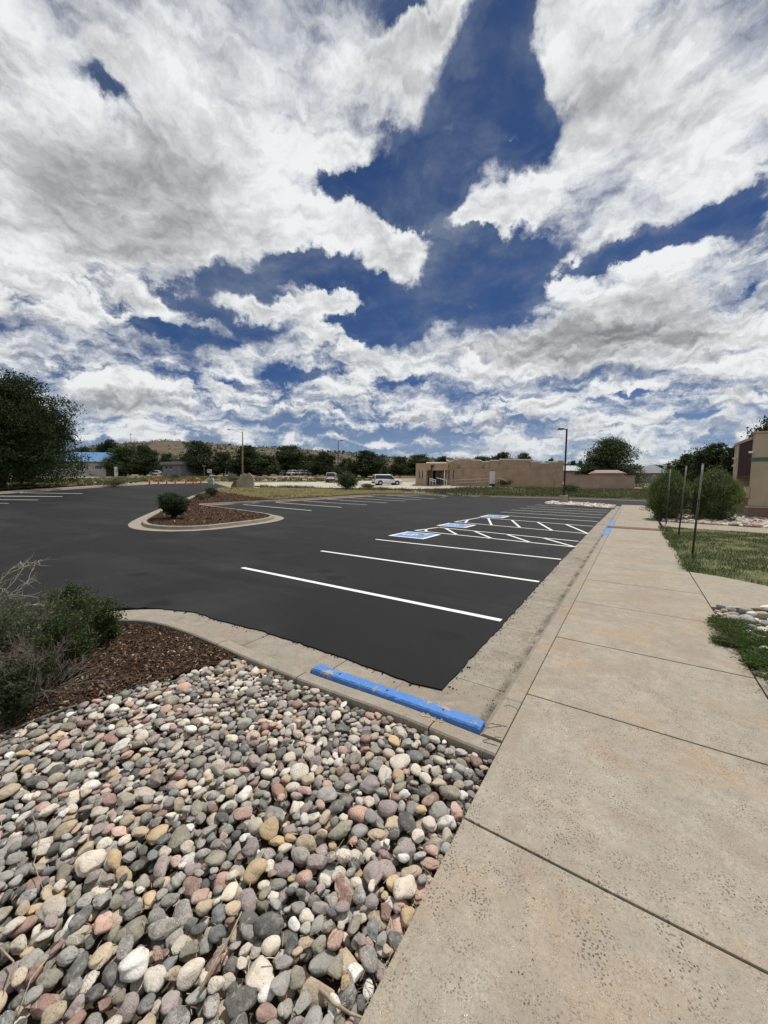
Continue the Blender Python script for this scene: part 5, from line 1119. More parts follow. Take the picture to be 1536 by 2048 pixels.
# parking-lot light with a concrete foot
def up_at(px, py, D): q = at(px, py, D); return q
def lot_light(px, pyb, D, Htop, arm, label, basepx=None, yawl=0.0, foot=.8, dz=0.0):
    p = at(px, pyb, D); t = thing('lot_light', (p[0], p[1], z1(p[0], p[1])+dz), label, 'light pole', rz=YAW)
    z0 = 0
    if foot: m2 = MB(); m2.prism([(.33*math.cos(a)*1.15, .33*math.sin(a)*1.15) for a in np.linspace(0, 2*math.pi, 17)[:-1]], 0, foot); m2.build('concrete_base', [M_kerb], t, bevel=.02); z0 = foot
    m2 = MB(); m2.cbox((0, 0, (z0+Htop)/2), (.12, .12, Htop-z0)); m2.cbox((0, 0, z0+.03), (.26, .26, .05)); m2.build('pole', [M_black], t, bevel=.01)
    m2 = MB(); m2.cbox((arm*.25, 0, Htop-.05), (abs(arm)*.5, .07, .07)); m2.build('arm', [M_black], t)
    h_ = link('lamp_head', None, t); m2 = MB(); m2.cbox((arm*.72, 0, Htop-.03), (abs(arm)*.62, .36, .13)); o = m2.build('lamp_housing', [M_black], h_, bevel=.02)
    m2 = MB(); m2.cbox((arm*.75, 0, Htop-.105), (abs(arm)*.48, .28, .02)); m2.build('lamp_lens', [M_lamp], h_); return t
_b = pt(1127, 1004.6, .12); _D = fdepth(*_b); lot_light(1127, 1004.6, _D, (1004.6-857)*_D/FPX, -.62*1.25, 'tall black light pole on a round concrete base, at the stone island')
lot_light(676.5, 962, 76, (962-880.5)*76/FPX, .95, 'black light pole behind the tall green shrub, near the white SUVs', foot=0)
# wooden pole with a street lamp
p = at(485.5, 954, 92); t = thing('street_lamp', (p[0], p[1], z1(p[0], p[1])), 'tall wooden pole with a long curved street lamp arm, behind the boulder sign', 'street lamp', rz=YAW)
Hh = (954-862)*92/FPX; m2 = MB(); m2.tube([(0, 0, -.5), (.05, 0, Hh*.5), (.17, 0, Hh)], [.19, .165, .13], 10); m2.build('pole', [M_wood], t)
m2 = MB(); m2.tube([(.1, 0, Hh-.4), (-.7, 0, Hh-.05), (-1.8, 0, Hh+.35), (-2.9, 0, Hh+.5)], .045, 6); m2.build('arm', [M_galv], t)
h_ = link('lamp_head', None, t); m2 = MB(); m2.tube([(-2.7, 0, Hh+.5), (-2.95, 0, Hh+.5), (-3.3, 0, Hh+.46), (-3.45, 0, Hh+.42)], [.07, .15, .14, .04], 10); m2.build('lamp_housing', [M_galv], h_); m2 = MB(); m2.tube([(-3.1, 0, Hh+.38), (-3.1, 0, Hh+.30)], [.12, .05], 10); m2.build('lamp_lens', [M_lamp], h_)
# lattice mast on the ridge
p = at(262, 887, 800); t = thing('lattice_mast', tuple(p), 'thin lattice radio mast standing on the left hill ridge', 'mast'); Hm = 21; m2 = MB()
for k in range(3):
    a = k*2.094; b2 = (k+1)*2.094; m2.tube([(1.1*math.cos(a), 1.1*math.sin(a), -3), (.8*math.cos(a), .8*math.sin(a), Hm)], .16, 5)
    for s_ in range(7): z0, z_ = s_*3, s_*3+3; m2.tube([(1.0*math.cos(a), 1.0*math.sin(a), z0), (1.0*math.cos(b2), 1.0*math.sin(b2), z_)], .10, 4)
m2.build('lattice', [M_galv], t); m2 = MB()
for s_ in range(4): m2.tube([(1.3*math.cos(s_*1.57), 1.3*math.sin(s_*1.57), Hm-3.4), (1.3*math.cos(s_*1.57), 1.3*math.sin(s_*1.57), Hm)], .4, 6)
m2.build('antenna', [M_wht], t)
# cones
def cone(px, py, first=None):
    q = pt(px, py, .02); D = fdepth(*q); s_ = 1.0
    if first is None:
        t = thing('traffic_cone', (*q, z1(*q)+.02), None, 'traffic cone', 'orange cones across the entrance road'); m2 = MB(); m2.box(-.2, .2, -.2, .2, 0, .035); m2.build('base', [M_orange], t, bevel=.01)
        m2 = MB(); n_ = 16; m2.tube([(0, 0, .035), (0, 0, .10), (0, 0, .66), (0, 0, .70)], [.155, .135, .04, .03], n_); m2.tube([(0, 0, .68), (0, 0, .93)], [.025, .022], 8); m2.build('body', [M_orange], t); return t
    t = first.copy(); COL.objects.link(t); t.location = (*q, z1(*q)+.02)
    for ch in first.children: c = ch.copy(); COL.objects.link(c); c.parent = t
    return t
cn = [(299.5,970.3),(317.6,970.6),(333.8,970.0),(351,969.8),(372,969.4),(387,968.6),(402,968.6)]; lb = ['leftmost of the seven orange cones, at the end of the left kerb','second orange cone from the left kerb','third orange cone from the left kerb','fourth orange cone, the middle one of the seven','fifth orange cone, third from the right end','sixth orange cone, next to the last','last orange cone on the right, nearest the utility box']
first = None
for c_, l_ in zip(cn, lb):
    t = cone(*c_, first); t['label'] = l_; t.scale = (1.15,)*3; first = first or t
# utility box by the road
p = at(422.5, 966.5, 62); t = thing('utility_box', (p[0], p[1], z1(p[0], p[1])), 'pale green and white utility box at the end of the cone row', 'utility box', rz=YAW)
m2 = MB(); m2.cbox((0, 0, .42), (.85, .6, .85)); m2.build('cabinet', [simple('pale_green_box', (.42, .47, .38), .6, .1, 3)], t, bevel=.02); m2 = MB(); m2.cbox((-.05, 0, .90), (.7, .66, .10)); m2.build('lid', [M_wht], t, bevel=.02)
# boulder sign of stone slabs
p = at(491, 974, 50); sc_ = 50/FPX; t = thing('boulder', (p[0], p[1], z1(p[0], p[1])-.05), 'big pointed tan stone slab standing at the end of the island', 'boulder', rz=YAW)
M_slab = simple('tan_sandstone', (.33, .27, .20), .9, .2, 1.2, bmp=.03, bscale=3); M_rslab = simple('red_sandstone', (.17, .10, .075), .9, .3, 1.5, bmp=.04, bscale=3)
def px2(l): return [((x-491)*sc_, (974-y)*sc_) for x, y in l]
def slab(poly, y0, y1, nm, mt, seed):
    r_ = np.random.default_rng(seed); P_ = densify(poly, .22, .018); m2 = MB(); n_ = len(P_); cx_ = np.mean([q[0] for q in P_]); cz = np.mean([q[1] for q in P_])
    V = [(x, y0+r_.normal(0, .02)+.12*(z/2), z) for x, z in P_]+[(cx_+(x-cx_)*.93, y1, cz+(z-cz)*.93) for x, z in P_]
    m2.add(V, [tuple(range(n_)), tuple(range(n_, 2*n_))[::-1]]+[(i, (i+1) % n_, n_+(i+1) % n_, n_+i) for i in range(n_)]); return m2.build(nm, [mt], t, bevel=.015, seg=1)
slab(px2([(474,978),(474,960.6),(480,954),(488,944.2),(491.5,946),(493.7,948.2),(499,943.6),(502,946),(507.4,953),(508.4,978)]), -.25, .45, 'slab', M_slab, 1)
slab(px2([(459.5,978),(462,969),(466,962),(471,961),(477,960.5),(477,978)]), .1, .7, 'side_slab', M_rslab, 2)

# ------------------------------------------------------------------ facades
class Fac:
    """a vertical wall plane through two ground points; local x runs along it, y goes away from the camera"""
    def __init__(s, A, B):
        s.A = np.array(A, float); s.B = np.array(B, float); s.z0 = min(z1(*s.A[:2]), z1(*s.B[:2]))-.2; u = (s.B-s.A)[:2]; s.L = np.linalg.norm(u); s.u = u/s.L; s.n = np.array([-s.u[1], s.u[0]]); s.rz = math.atan2(s.u[1], s.u[0])
        if s.n@(s.A[:2]) < 0: s.n = -s.n
    def uz(s, px, py, y=0.0):
        v = ray(px, py); o = s.A[:2]+s.n*y; k = (o@s.n)/(v[:2]@s.n); q = np.array([0, 0, CAMH])+v*k; return float((q[:2]-s.A[:2])@s.u), float(q[2]-s.z0)
    def root(s, name, label, cat, group=None): return thing(name, (s.A[0], s.A[1], s.z0), label, cat, group, s.rz)
def stucco(name, c, sc=1.0):
    mt, b, p, o, w_ = new_mat(name); f = b.noise(o, .8*sc, 7, .6); cc_ = b.mix(b.ss(f, .35, .68), tuple(x*.86 for x in c), tuple(x*1.08 for x in c)); st_ = b.noise(b.mapv(o, (2.4, 2.4, .35)), 1.2, 6, .6)
    cc_ = b.mix(b.ss(st_, .55, .75, 0, .35), cc_, tuple(x*.62 for x in c)); b.put(p, 'Base Color', cc_); b.put(p, 'Roughness', .92); b.put(p, 'Specular IOR Level', .15); bump(b, p, b.noise(o, 30, 5, .7), .6, .015); return mt
M_adobe = stucco('tan_stucco', (.49, .35, .245)); M_adobew = stucco('pink_tan_stucco', (.48, .34, .265)); M_trim = simple('pale_parapet_cap', (.80, .75, .68), .8, .1, 2); M_void = simple('plain_dark_brown', (.05, .04, .035), .9, .2, 2)  # M_void is the plain dark brown of house fascias and kerb cracks
F1 = Fac(at(831, 967.5, 66)*1.0, at(1128, 975.5, 57.5)*1.0); T1 = F1.root('adobe_building', 'long flat-roofed tan stucco building with a stepped parapet', 'building')
par = [(853,926.5),(893,926.5),(893,921),(898,924),(906,923),(908.5,920.8),(915,920.8),(915,918.5),(941,919.2),(944,921.3),(960.5,921.5),(963,924.5),(979,924.5),(980,922.2),(998,922.2),(999,919.8),(1030,920.2),(1061,921),(1061.5,924.5),(1080,925),(1080.5,927.5),(1097.6,927.5),(1098,925),(1115,925.2),(1115.5,922.6),(1128,922.8)]
pz = [F1.uz(x, y) for x, y in par]; Dp = 11.0
# rear block: thin stepped parapet over a solid body; the openings in the front are cut as gaps between wall pieces
m2 = MB(); u_end = pz[-1][0]; x_door0, zd0 = F1.uz(978.5, 968); x_door1, zdt = F1.uz(990.5, 941.5)
ent0, ent1 = F1.uz(866, 941)[0], F1.uz(891, 941)[0]; entz = F1.uz(875, 941.5)[1]; wl = F1.uz(855, 960)[0]
def wall_piece(u0, u1, z0, z1_, y0=0.0, y1=.3): m2.box(u0, u1, y0, y1, z0, z1_)
ztop = lambda u: float(np.interp(u, [q[0] for q in pz], [q[1] for q in pz]))
roofz = min(q[1] for q in pz)-.35
poly = [(u, z) for u, z in pz]; lowz = roofz-.3
Mx = Matrix(((1, 0, 0, 0), (0, 0, 1, 0), (0, 1, 0, 0), (0, 0, 0, 1)))

for (a, za), (b_, zb) in zip(pz[:-1], pz[1:]):
    if b_-a > .12: m2.box(a, b_+.001, 0, .3, lowz, (za+zb)/2)
wins = [F1.uz(898, 950), F1.uz(907, 950)]; ww = .28; wz0, wz1 = F1.uz(902, 959)[1], F1.uz(902, 941)[1]
cols = [ent1, wins[0][0]-ww/2, wins[0][0]+ww/2, wins[1][0]-ww/2, wins[1][0]+ww/2, x_door0, x_door1, u_end]
zg = -.3
for k, (a, b_) in enumerate(zip(cols[:-1], cols[1:])):
    if k in (1, 3): wall_piece(a, b_, zg, wz0); wall_piece(a, b_, wz1, lowz)
    elif k == 5: wall_piece(a, b_, zdt, lowz)
    else: wall_piece(a, b_, zg, lowz)
m2.box(0.02, ent0, .0, .3, zg, lowz); m2.box(ent0, ent1, 0, .3, entz, lowz)
m2.box(0.0, .3, .3, Dp, zg, roofz); m2.box(u_end-.3, u_end, .3, Dp, zg, ztop(u_end)-.02); m2.box(.3, u_end-.3, Dp-.3, Dp, zg, roofz+.5); m2.build('wall', [M_adobe], T1, bevel=.05)
m2 = MB(); m2.box(.3, u_end-.3, .31, Dp-.31, roofz-.2, roofz); m2.build('roof', [M_trim], T1)
m2 = MB()
for (a, za), (b_, zb) in zip(pz[:-1], pz[1:]):
    if b_-a > .2: m2.add([(a-.03, -.05, za+.005), (b_+.03, -.05, zb+.005), (b_+.03, .36, zb+.005), (a-.03, .36, za+.005), (a-.03, -.05, za+.2), (b_+.03, -.05, zb+.2), (b_+.03, .36, zb+.2), (a-.03, .36, za+.2)], [(0, 3, 2, 1), (4, 5, 6, 7), (0, 1, 5, 4), (1, 2, 6, 5), (2, 3, 7, 6), (3, 0, 4, 7)])
m2.build('parapet_cap', [M_trim], T1)
# projecting left wing and entrance canopy
y_w = -2.2; w0_, wzt = F1.uz(831.5, 926.8, y_w); w1_, _ = F1.uz(853.5, 927, y_w); e1_, ez0 = F1.uz(891, 940.5, y_w); m2 = MB(); lw = [F1.uz(838.5, 950, y_w)[0], F1.uz(844.7, 950, y_w)[0]]; lz0, lz1 = F1.uz(840, 956.5, y_w)[1], F1.uz(840, 942, y_w)[1]
cc2 = [w0_, lw[0]-.13, lw[0]+.13, lw[1]-.13, lw[1]+.13, w1_]
for k, (a, b_) in enumerate(zip(cc2[:-1], cc2[1:])):
    if k in (1, 3): m2.box(a, b_, y_w, y_w+.3, zg, lz0); m2.box(a, b_, y_w, y_w+.3, lz1, wzt)
    else: m2.box(a, b_, y_w, y_w+.3, zg, wzt)
m2.box(w0_, w0_+.3, y_w+.3, -.01, zg, wzt-.01); m2.box(w1_-.3, w1_, y_w+.3, -.01, zg, wzt-.01); m2.box(w1_+.002, e1_, y_w, y_w+.35, ez0, wzt-.03); m2.box(e1_-.3, e1_, y_w+.35, -.01, ez0, wzt-.03); m2.build('entrance_wing', [M_adobe], T1, bevel=.05)
m2 = MB(); m2.box(w0_+.3, w1_-.3, y_w+.31, -.02, wzt-.35, wzt-.2); m2.box(w1_, e1_-.3, y_w+.36, -.02, wzt-.4, wzt-.25); m2.build('canopy_roof', [M_trim], T1)
for uu in lw: m2 = MB(); m2.box(uu-.13, uu+.13, y_w+.16, y_w+.2, lz0, lz1); w_o = m2.build('window', [M_dark], T1); m2 = MB(); m2.box(uu-.16, uu-.13, y_w-.03, y_w+.1, lz0, lz1); m2.box(uu+.13, uu+.16, y_w-.03, y_w+.1, lz0, lz1); m2.build('window_frame', [M_trim], w_o)
for uu in (wins[0][0], wins[1][0]): m2 = MB(); m2.box(uu-ww/2, uu+ww/2, .14, .18, wz0, wz1); w_o = m2.build('window', [M_dark], T1); m2 = MB(); m2.box(uu-ww/2-.04, uu-ww/2, -.03, .1, wz0, wz1); m2.box(uu+ww/2, uu+ww/2+.04, -.03, .1, wz0, wz1); m2.build('window_frame', [M_trim], w_o)
m2 = MB(); m2.box(ent0, ent1, 1.6, 1.7, zg, entz); m2.build('entrance_back', [M_adobe], T1)
m2 = MB(); m2.box(ent0+.5, ent0+1.5, 1.52, 1.59, zg+.2, entz-.25); m2.build('entrance_door', [M_dark], T1)
m2 = MB(); m2.box(x_door0, x_door1, .05, .11, zd0, zdt-.06); dd_ = m2.build('door', [M_wht], T1); m2 = MB(); m2.box(x_door1-.16, x_door1-.10, .0, .045, zd0+1.0, zd0+1.1); m2.build('handle', [M_galv], dd_)
m2 = MB(); uo, zo = F1.uz(857, 967, y_w); m2.tube([(uo, y_w-.09, zg), (uo, y_w-.09, F1.uz(857, 944, y_w)[1]), (uo+.45, y_w-.12, F1.uz(857, 940, y_w)[1]), (uo+.6, y_w-.1, F1.uz(857, 932, y_w)[1])], .09, 7); m2.box(uo+.38, uo+.85, y_w-.3, y_w-.02, F1.uz(857, 935, y_w)[1], F1.uz(857, 930.5, y_w)[1]); m2.build('downpipe', [simple('brown_metal', (.05, .03, .025), .6)], T1)
for px, py in ((966.3, 933.2), (917, 933)):
    uu, zz = F1.uz(px, py); m2 = MB(); m2.cbox((uu, -.08, zz), (.36, .14, .36)); l_ = m2.build('wall_lamp', [M_black], T1, bevel=.04); m2 = MB(); m2.cbox((uu, -.165, zz-.02), (.2, .02, .18)); m2.build('lamp_lens', [M_lamp], l_)
uu, zz = F1.uz(927.5, 922); m2 = MB(); m2.box(uu-.04, uu+.04, -.07, -.005, zg+.3, zz); m2.build('conduit', [M_adobe], T1)
# ramp railing in front of the building (painted pale)
M_rail = simple('pale_pink_rail', (.50, .37, .29), .7, .1, 3); y_r = -2.6; RT_ = F1.root('ramp_railing', 'pale pink railing along the ramp to the white door', 'railing'); m2 = MB()
top_ = [(901,960.5),(930,959.3),(960,958),(978,956.7),(999,956.6),(1008,960),(1017,965)]; low_ = [(902,971),(930,970.2),(960,968.8),(978,967)]
def rl(l): return [(F1.uz(x, y, y_r)[0], y_r, F1.uz(x, y, y_r)[1]) for x, y in l]
m2.tube(rl(top_), .04, 6); m2.tube([(a, b_, c-.45) for a, b_, c in rl(top_[:5])], .03, 6); m2.tube(rl([(901,960.5),(903,965),(904,973)]), .04, 6)
for x, y in ((911,960.2),(929.5,959.4),(960,958),(979,956.8),(999,956.7)): a = rl([(x, y)])[0]; m2.tube([a, (a[0], a[1], a[2]-1.05)], .035, 6)
m2.build('rail', [M_rail], RT_); m2 = MB(); rr_ = rl(low_); m2.add([(a, y_r-.05, c-.35) for a, b_, c in rr_]+[(a, y_r-.05, c+.02) for a, b_, c in rr_]+[(a, y_r+1.6, c+.02) for a, b_, c in rr_], [(k, k+1, 5+k, 4+k) for k in range(3)]+[(4+k, 5+k, 9+k, 8+k) for k in range(3)]); m2.build('ramp', [M_kerb], RT_)
R2 = F1.root('entrance_railing', 'short white railing at the entrance of the tan building', 'railing'); m2 = MB(); y_r = -3.6
for l in ([(860,957),(871,960)],[(860,961),(871,964)],[(873,955.5),(893,960.5)]): m2.tube(rl(l), .045, 6)
for x, y in ((860,956.5),(866,958),(871,959.5),(893,960)): a = rl([(x, y)])[0]; m2.tube([a, (a[0], a[1], a[2]-1.0)], .045, 6)
m2.build('rail', [M_wht], R2); m2 = MB(); a = F1.uz(889, 941, -2.0); m2.tube([(a[0], -2.05, zg), (a[0], -2.05, a[1]+.1)], .07, 8); m2.build('canopy_post', [M_trim], T1)
# low wall
F2 = Fac(at(1129.5, 975.8, 57.2), at(1268, 979.5, 52.5)); T2 = F2.root('boundary_wall', 'low pink-tan stucco wall running right from the tan building', 'wall'); z_a, z_b = F2.uz(1131, 949.8)[1], F2.uz(1267, 952.3)[1]
m2 = MB(); m2.add([(0, 0, -.3), (F2.L, 0, -.3), (F2.L, .3, -.3), (0, .3, -.3), (0, 0, z_a), (F2.L, 0, z_b), (F2.L, .3, z_b), (0, .3, z_a)], [(0, 3, 2, 1), (4, 5, 6, 7), (0, 1, 5, 4), (1, 2, 6, 5), (2, 3, 7, 6), (3, 0, 4, 7)]); m2.build('wall_panel', [M_adobew], T2, bevel=.03); m2 = MB(); m2.box(F2.L-.28, F2.L+.02, .31, 6, -.3, z_b-.02); m2.build('return_wall', [M_adobew], T2, bevel=.03)
m2 = MB(); m2.add([(-.02, -.05, z_a+.004), (F2.L+.04, -.05, z_b+.004), (F2.L+.04, .35, z_b+.004), (-.02, .35, z_a+.004), (-.02, -.05, z_a+.07), (F2.L+.04, -.05, z_b+.07), (F2.L+.04, .35, z_b+.07), (-.02, .35, z_a+.07)], [(0, 3, 2, 1), (4, 5, 6, 7), (0, 1, 5, 4), (1, 2, 6, 5), (2, 3, 7, 6), (3, 0, 4, 7)]); m2.build('wall_cap', [M_adobew], T2)
# generic small house: box, gable or hip roof, openings
def house(name, A, B, depth, pw, pr, ridge_h, label, wm, rm, hip=0.0, over=.4, wins=(), fascia=None, ends=True, grp=None, rname='roof'):
    f = Fac(A, B); t = f.root(name, label, 'building', grp); hw = f.uz(*pw)[1]; L_ = f.L; m2 = MB(); m2.box(0, L_, 0, depth, -.6, hw); m2.build('wall', [wm], t)
    m2 = MB(); o_ = over; h = L_*hip
    V = [(-o_, -o_, hw), (L_+o_, -o_, hw), (L_+o_, depth+o_, hw), (-o_, depth+o_, hw), (h, depth/2, hw+ridge_h), (L_-h, depth/2, hw+ridge_h)]
    V = [(x, y, z+.003) for x, y, z in V]
    m2.add(V, [(0, 1, 5, 4), (2, 3, 4, 5), (3, 0, 4), (1, 2, 5), (3, 2, 1, 0)]); ro = m2.build(rname, [rm], t)
    m2 = MB(); m2.box(-o_-.02, L_+o_+.02, -o_-.05, -o_-.004, hw-.14, hw+.05); m2.build('fascia', [fascia or M_void], t)
    for (x0, y0, x1, y1, kind) in wins:
        a, b_ = f.uz(x0, y0), f.uz(x1, y1); m2 = MB(); m2.box(a[0], b_[0], -.05, -.004, b_[1], a[1]); w_o = m2.build(kind, [M_dark if kind == 'window' else M_wht], t)
        if kind == 'window': m2 = MB(); m2.box(a[0]-.1, b_[0]+.1, -.07, -.052, b_[1]-.12, b_[1]-.02); m2.build('sill', [M_wht], w_o)
    return f, t
M_bluer = None
mt, b, p_, o, w_ = new_mat('blue_standing_seam'); sxx = b.n('ShaderNodeSeparateXYZ'); b.put(sxx, 0, o); fr = b.m('FRACT', b.m('MULTIPLY', sxx.outputs[0], 1.3)); b.put(p_, 'Base Color', b.mix(b.ss(fr, .86, .9), (.085, .21, .40), (.22, .38, .58))); b.put(p_, 'Roughness', .4); M_bluer = mt
M_greyw = stucco('pale_grey_siding', (.46, .43, .42)); M_greyr = simple('grey_shingles', (.19, .20, .21), .9, .15, 2); M_greyh = stucco('warm_grey_wall', (.33, .32, .27)); M_dgrey = stucco('dark_grey_wall', (.22, .22, .24)); M_brnr = simple('brown_shed_roof', (.27, .21, .19), .8, .15, 2)
f, t = house('blue_roofed_house', at(95, 950.5, 108), at(212, 950.5, 108), 9, (150, 923.5), None, 3.0, 'pale house with a bright blue metal roof beside the big dark tree', M_greyw, M_bluer, .04, .7, [(155,928.5,167,939,'window'),(190,931,204,938,'window'),(172,934,176,939,'window')])
m2 = MB(); a = f.uz(238, 934); m2.box(a[0]-.3, a[0]+.3, -1.6, -1.0, -.4, a[1]); m2.build('porch_post', [M_wht], t); m2 = MB(); m2.box(7, 13, -1.2, -1.1, -.3, 1.0); m2.build('porch_wall', [M_greyw], t)
f, t = house('grey_house', at(326, 949, 109), at(361, 949, 105), 9, (340, 930), None, .01, 'small flat-roofed grey building with rooftop unit, left of a round tree', M_dgrey, M_greyr, .05, .6, [(331,933,335,938,'window'),(340,933,344,938,'window')])
m2 = MB(); a = f.uz(331, 923); m2.box(a[0], a[0]+1.9, 2, 3.6, f.uz(340, 930)[1]+.02, a[1]); m2.build('rooftop_unit', [M_wht], t); m2 = MB(); h_ = f.uz(340, 930)[1]; m2.box(-.5, f.L+.5, -.5, 9.5, h_+.06, h_+.9); m2.build('roof_fascia', [M_greyr], t)
house('grey_outbuilding', at(362, 950, 109), at(379, 950, 109), 6, (368, 937), None, 1.3, 'low grey outbuilding behind the flat-roofed grey building', M_greyw, M_greyr, .0, .4, [(366,939,369,942,'window')])
house('small_shed', at(455.5, 951, 110), at(472.5, 951, 110), 3, (462, 942.5), None, .4, 'small pale shed left of the wooden pole', M_greyw, M_greyr, .05, .3, [(466,943.5,470,948,'window')])
house('small_kiosk', at(513, 950, 112), at(521, 950, 112), 2, (515, 944.5), None, .3, 'tiny pale kiosk right of the wooden pole', M_greyw, M_greyr, .05, .2, [(516,946,518,948,'window')])
house('pale_trailer', at(722, 955, 104), at(735, 955, 104), 3, (726, 950), None, .3, 'small pale trailer left of the white SUV, under the trees', M_greyw, M_greyr, .05, .15, [(725,951.2,728,953,'window')])
house('hip_roofed_house', at(1262, 968, 84), at(1329, 968, 80), 10, (1290, 947), None, 2.0, 'grey house with a grey hipped roof right of the big tree', M_greyh, M_greyr, .42, .5, [(1306,950,1311,952,'door')])
house('rear_house', at(1126, 966, 86), at(1172, 966, 86), 9, (1150, 942), None, 1.4, 'pale grey sloping roof behind the low wall, left of the big tree', M_greyh, simple('pale_grey_roof', (.36, .39, .41), .7, .1, 2), .05, .5, [(1150,945,1156,952,'window')])
f, t = house('garden_shed', at(1190, 976, 59.5), at(1247, 976, 58.5), 3.6, (1215, 946.5), None, .55, 'small shed with a brownish low-pitched roof behind the pink-tan wall', M_adobew, M_brnr, .10, .25, [(1200,950,1208,960,'door')], fascia=M_brnr)
p = at(895, 921, 118); t = thing('flat_topped_tank', (p[0], p[1], z1(p[0], p[1])), 'grey-green box-shaped tank showing above the trees over the entrance', 'tank'); Ht = p[2]-t.location.z+.9
m2 = MB(); m2.cbox((0, 0, Ht-1.2), (2.2, 2.2, 2.4)); m2.build('tank', [M_greyh], t, bevel=.1); m2 = MB()
for sx_ in (-.9, .9): m2.tube([(sx_, 0, 0), (sx_, 0, Ht-2.4)], .12, 6)
m2.build('leg', [M_galv], t)
# little signs and posts across the road
def signp(px, pyb, pyt, D, w_, h_, label, c=None, cat='sign'):
    p = at(px, pyb, D); t = thing('road_sign', (p[0], p[1], z1(p[0], p[1])), label, cat, rz=YAW); top = (pyb-pyt)*D/FPX+p[2]-t.location.z; m2 = MB(); m2.tube([(0, .05, -.2), (0, .05, top)], .05, 6); m2.build('post', [M_galv], t); m2 = MB(); m2.box(-w_/2, w_/2, -.03, 0, top-h_, top); m2.build('panel', [c or M_wht], t, bevel=.01)
signp(419, 952, 938.5, 108, 1.3, 1.0, 'white square sign left of the small pale shed'); signp(408.5, 952, 931, 106, 1.1, .35, 'slim street-name post left of the white square sign', M_greyr); signp(451, 952, 936, 106, .5, .8, 'dark narrow sign just left of the small shed', M_black)
for k, (x, l_) in enumerate(((377,'white bollard nearest the grey outbuilding'),(385,'second white bollard right of the grey outbuilding'),(394,'third white bollard, behind the cone row'),(402,'last white bollard of the four, left of the street-name post'))):
    p = at(x, 951, 112); t = thing('bollard', (p[0], p[1], z1(p[0], p[1])), l_, 'bollard', 'white bollards across the road'); m2 = MB(); m2.tube([(0, 0, 0), (0, 0, .95)], .14, 8); m2.build('post', [M_wht], t); m2 = MB(); m2.tube([(0, 0, .95), (0, 0, 1.05)], [.14, .05], 8); m2.build('cap', [M_wht], t)

# ------------------------------------------------------------------ stucco building at the right
M_beige = stucco('beige_stucco', (.50, .415, .30), .7); M_green = simple('green_band', (.085, .15, .095), .8, .12, 2); M_maroon = simple('maroon_louvre', (.060, .022, .022), .6, .2, 3)
mt, b, p_, o, w_ = new_mat('red_brick'); bk = b.n('ShaderNodeTexBrick'); sxx = b.n('ShaderNodeSeparateXYZ'); b.put(sxx, 0, o); cbx = b.n('ShaderNodeCombineXYZ'); b.put(cbx, 0, b.m('ADD', sxx.outputs[0], sxx.outputs[1])); b.put(cbx, 1, sxx.outputs[2]); b.put(bk, 'Vector', cbx.outputs[0]); b.put(bk, 'Scale', 4.5); bk.inputs['Color1'].default_value = (.20, .10, .07, 1); bk.inputs['Color2'].default_value = (.26, .14, .10, 1); bk.inputs['Mortar'].default_value = (.30, .26, .22, 1); b.put(bk, 'Mortar Size', .02); b.put(p_, 'Base Color', bk.outputs[0]); b.put(p_, 'Roughness', .9); M_brick = mt
c0 = np.array([*pt(1497, 1037, .13)]); XB, YB = float(c0[0]), float(c0[1]); DB = fdepth(XB, YB)
Tb = thing('stucco_building', (XB, YB, .08), 'beige stucco building with green band, brick base and maroon louvres', 'building')
def zfront(py): v = ray(1510, py); k = YB/v[1]; return CAMH+v[2]*k-.08
def zside(px, py): v = ray(px, py); k = XB/v[0]; return v[1]*k-YB, CAMH+v[2]*k-.08
Ht = zfront(866.5); zb = zfront(1013); zg0, zg1 = zfront(923), zfront(915)
v_p = max(zside(1512, 900)[0]*.5, .35)                    # thickness of the near corner pier along the side
yA, zA = zside(1512, 872); yB_, _ = zside(1484, 951); yC, zC = zside(1470.5, 884); yl0 = zside(1513, 940)[0]; yl1 = zside(1480, 940)[0]
zl0 = zside(1490, 951.5)[1]; Hs = zside(1484, 883)[1]
yl0 = min(max(yl0, .45), 2.0); yEnd = max(yC, yl1+.8)
m2 = MB(); m2.box(0, 9, 0, .35, zb, Ht); m2.box(0, .4, .35, yl0, zb, Ht-.002); m2.build('front_wall', [M_beige], Tb, bevel=.04)
m2 = MB(); m2.box(-.06, 9.05, -.06, .42, -.1, zb-.08); m2.box(-.055, .46, .42, yl0+.03, -.1, zb-.081); m2.build('brick_base', [M_brick], Tb); m2 = MB(); m2.box(-.11, 9.1, -.11, .47, zb-.078, zb+.002); m2.box(-.108, .5, .47, yl0+.06, zb-.077, zb); m2.build('base_cap', [M_beige], Tb, bevel=.02)
m2 = MB(); m2.box(-.02, 9, -.02, -.002, zg0, zg1); m2.box(-.02, -.002, -.002, yl0, zg0, zg1); m2.build('green_band', [M_green], Tb)
m2 = MB(); m2.box(-.05, 9, -.05, .40, Ht+.003, Ht+.09); m2.box(-.05, .42, .40, yl0, Ht+.003, Ht+.088); m2.build('parapet_cap', [M_beige], Tb, bevel=.01)
m2 = MB(); m2.box(1.0, 1.2, yl0, yEnd, zb+.02, Hs); m2.box(.0, 8.8, yEnd-.4, yEnd+.0, zb*.0, Hs); m2.box(-.0, .9, yEnd-1.1, yEnd-.4, -.1, Hs); m2.build('side_wall', [M_beige], Tb, bevel=.03)
m2 = MB(); m2.box(.95, 1.2, yl0, yEnd-1.1, -.1, zb+.018); m2.build('side_brick_base', [M_brick], Tb); m2 = MB(); m2.box(.0, 1.0, yl0+.5, yEnd-1.1, -.05, .16); m2.build('step', [M_kerb], Tb, bevel=.01)
m2 = MB(); n_l = 18; ll = (yEnd-1.1-yl0-.06)
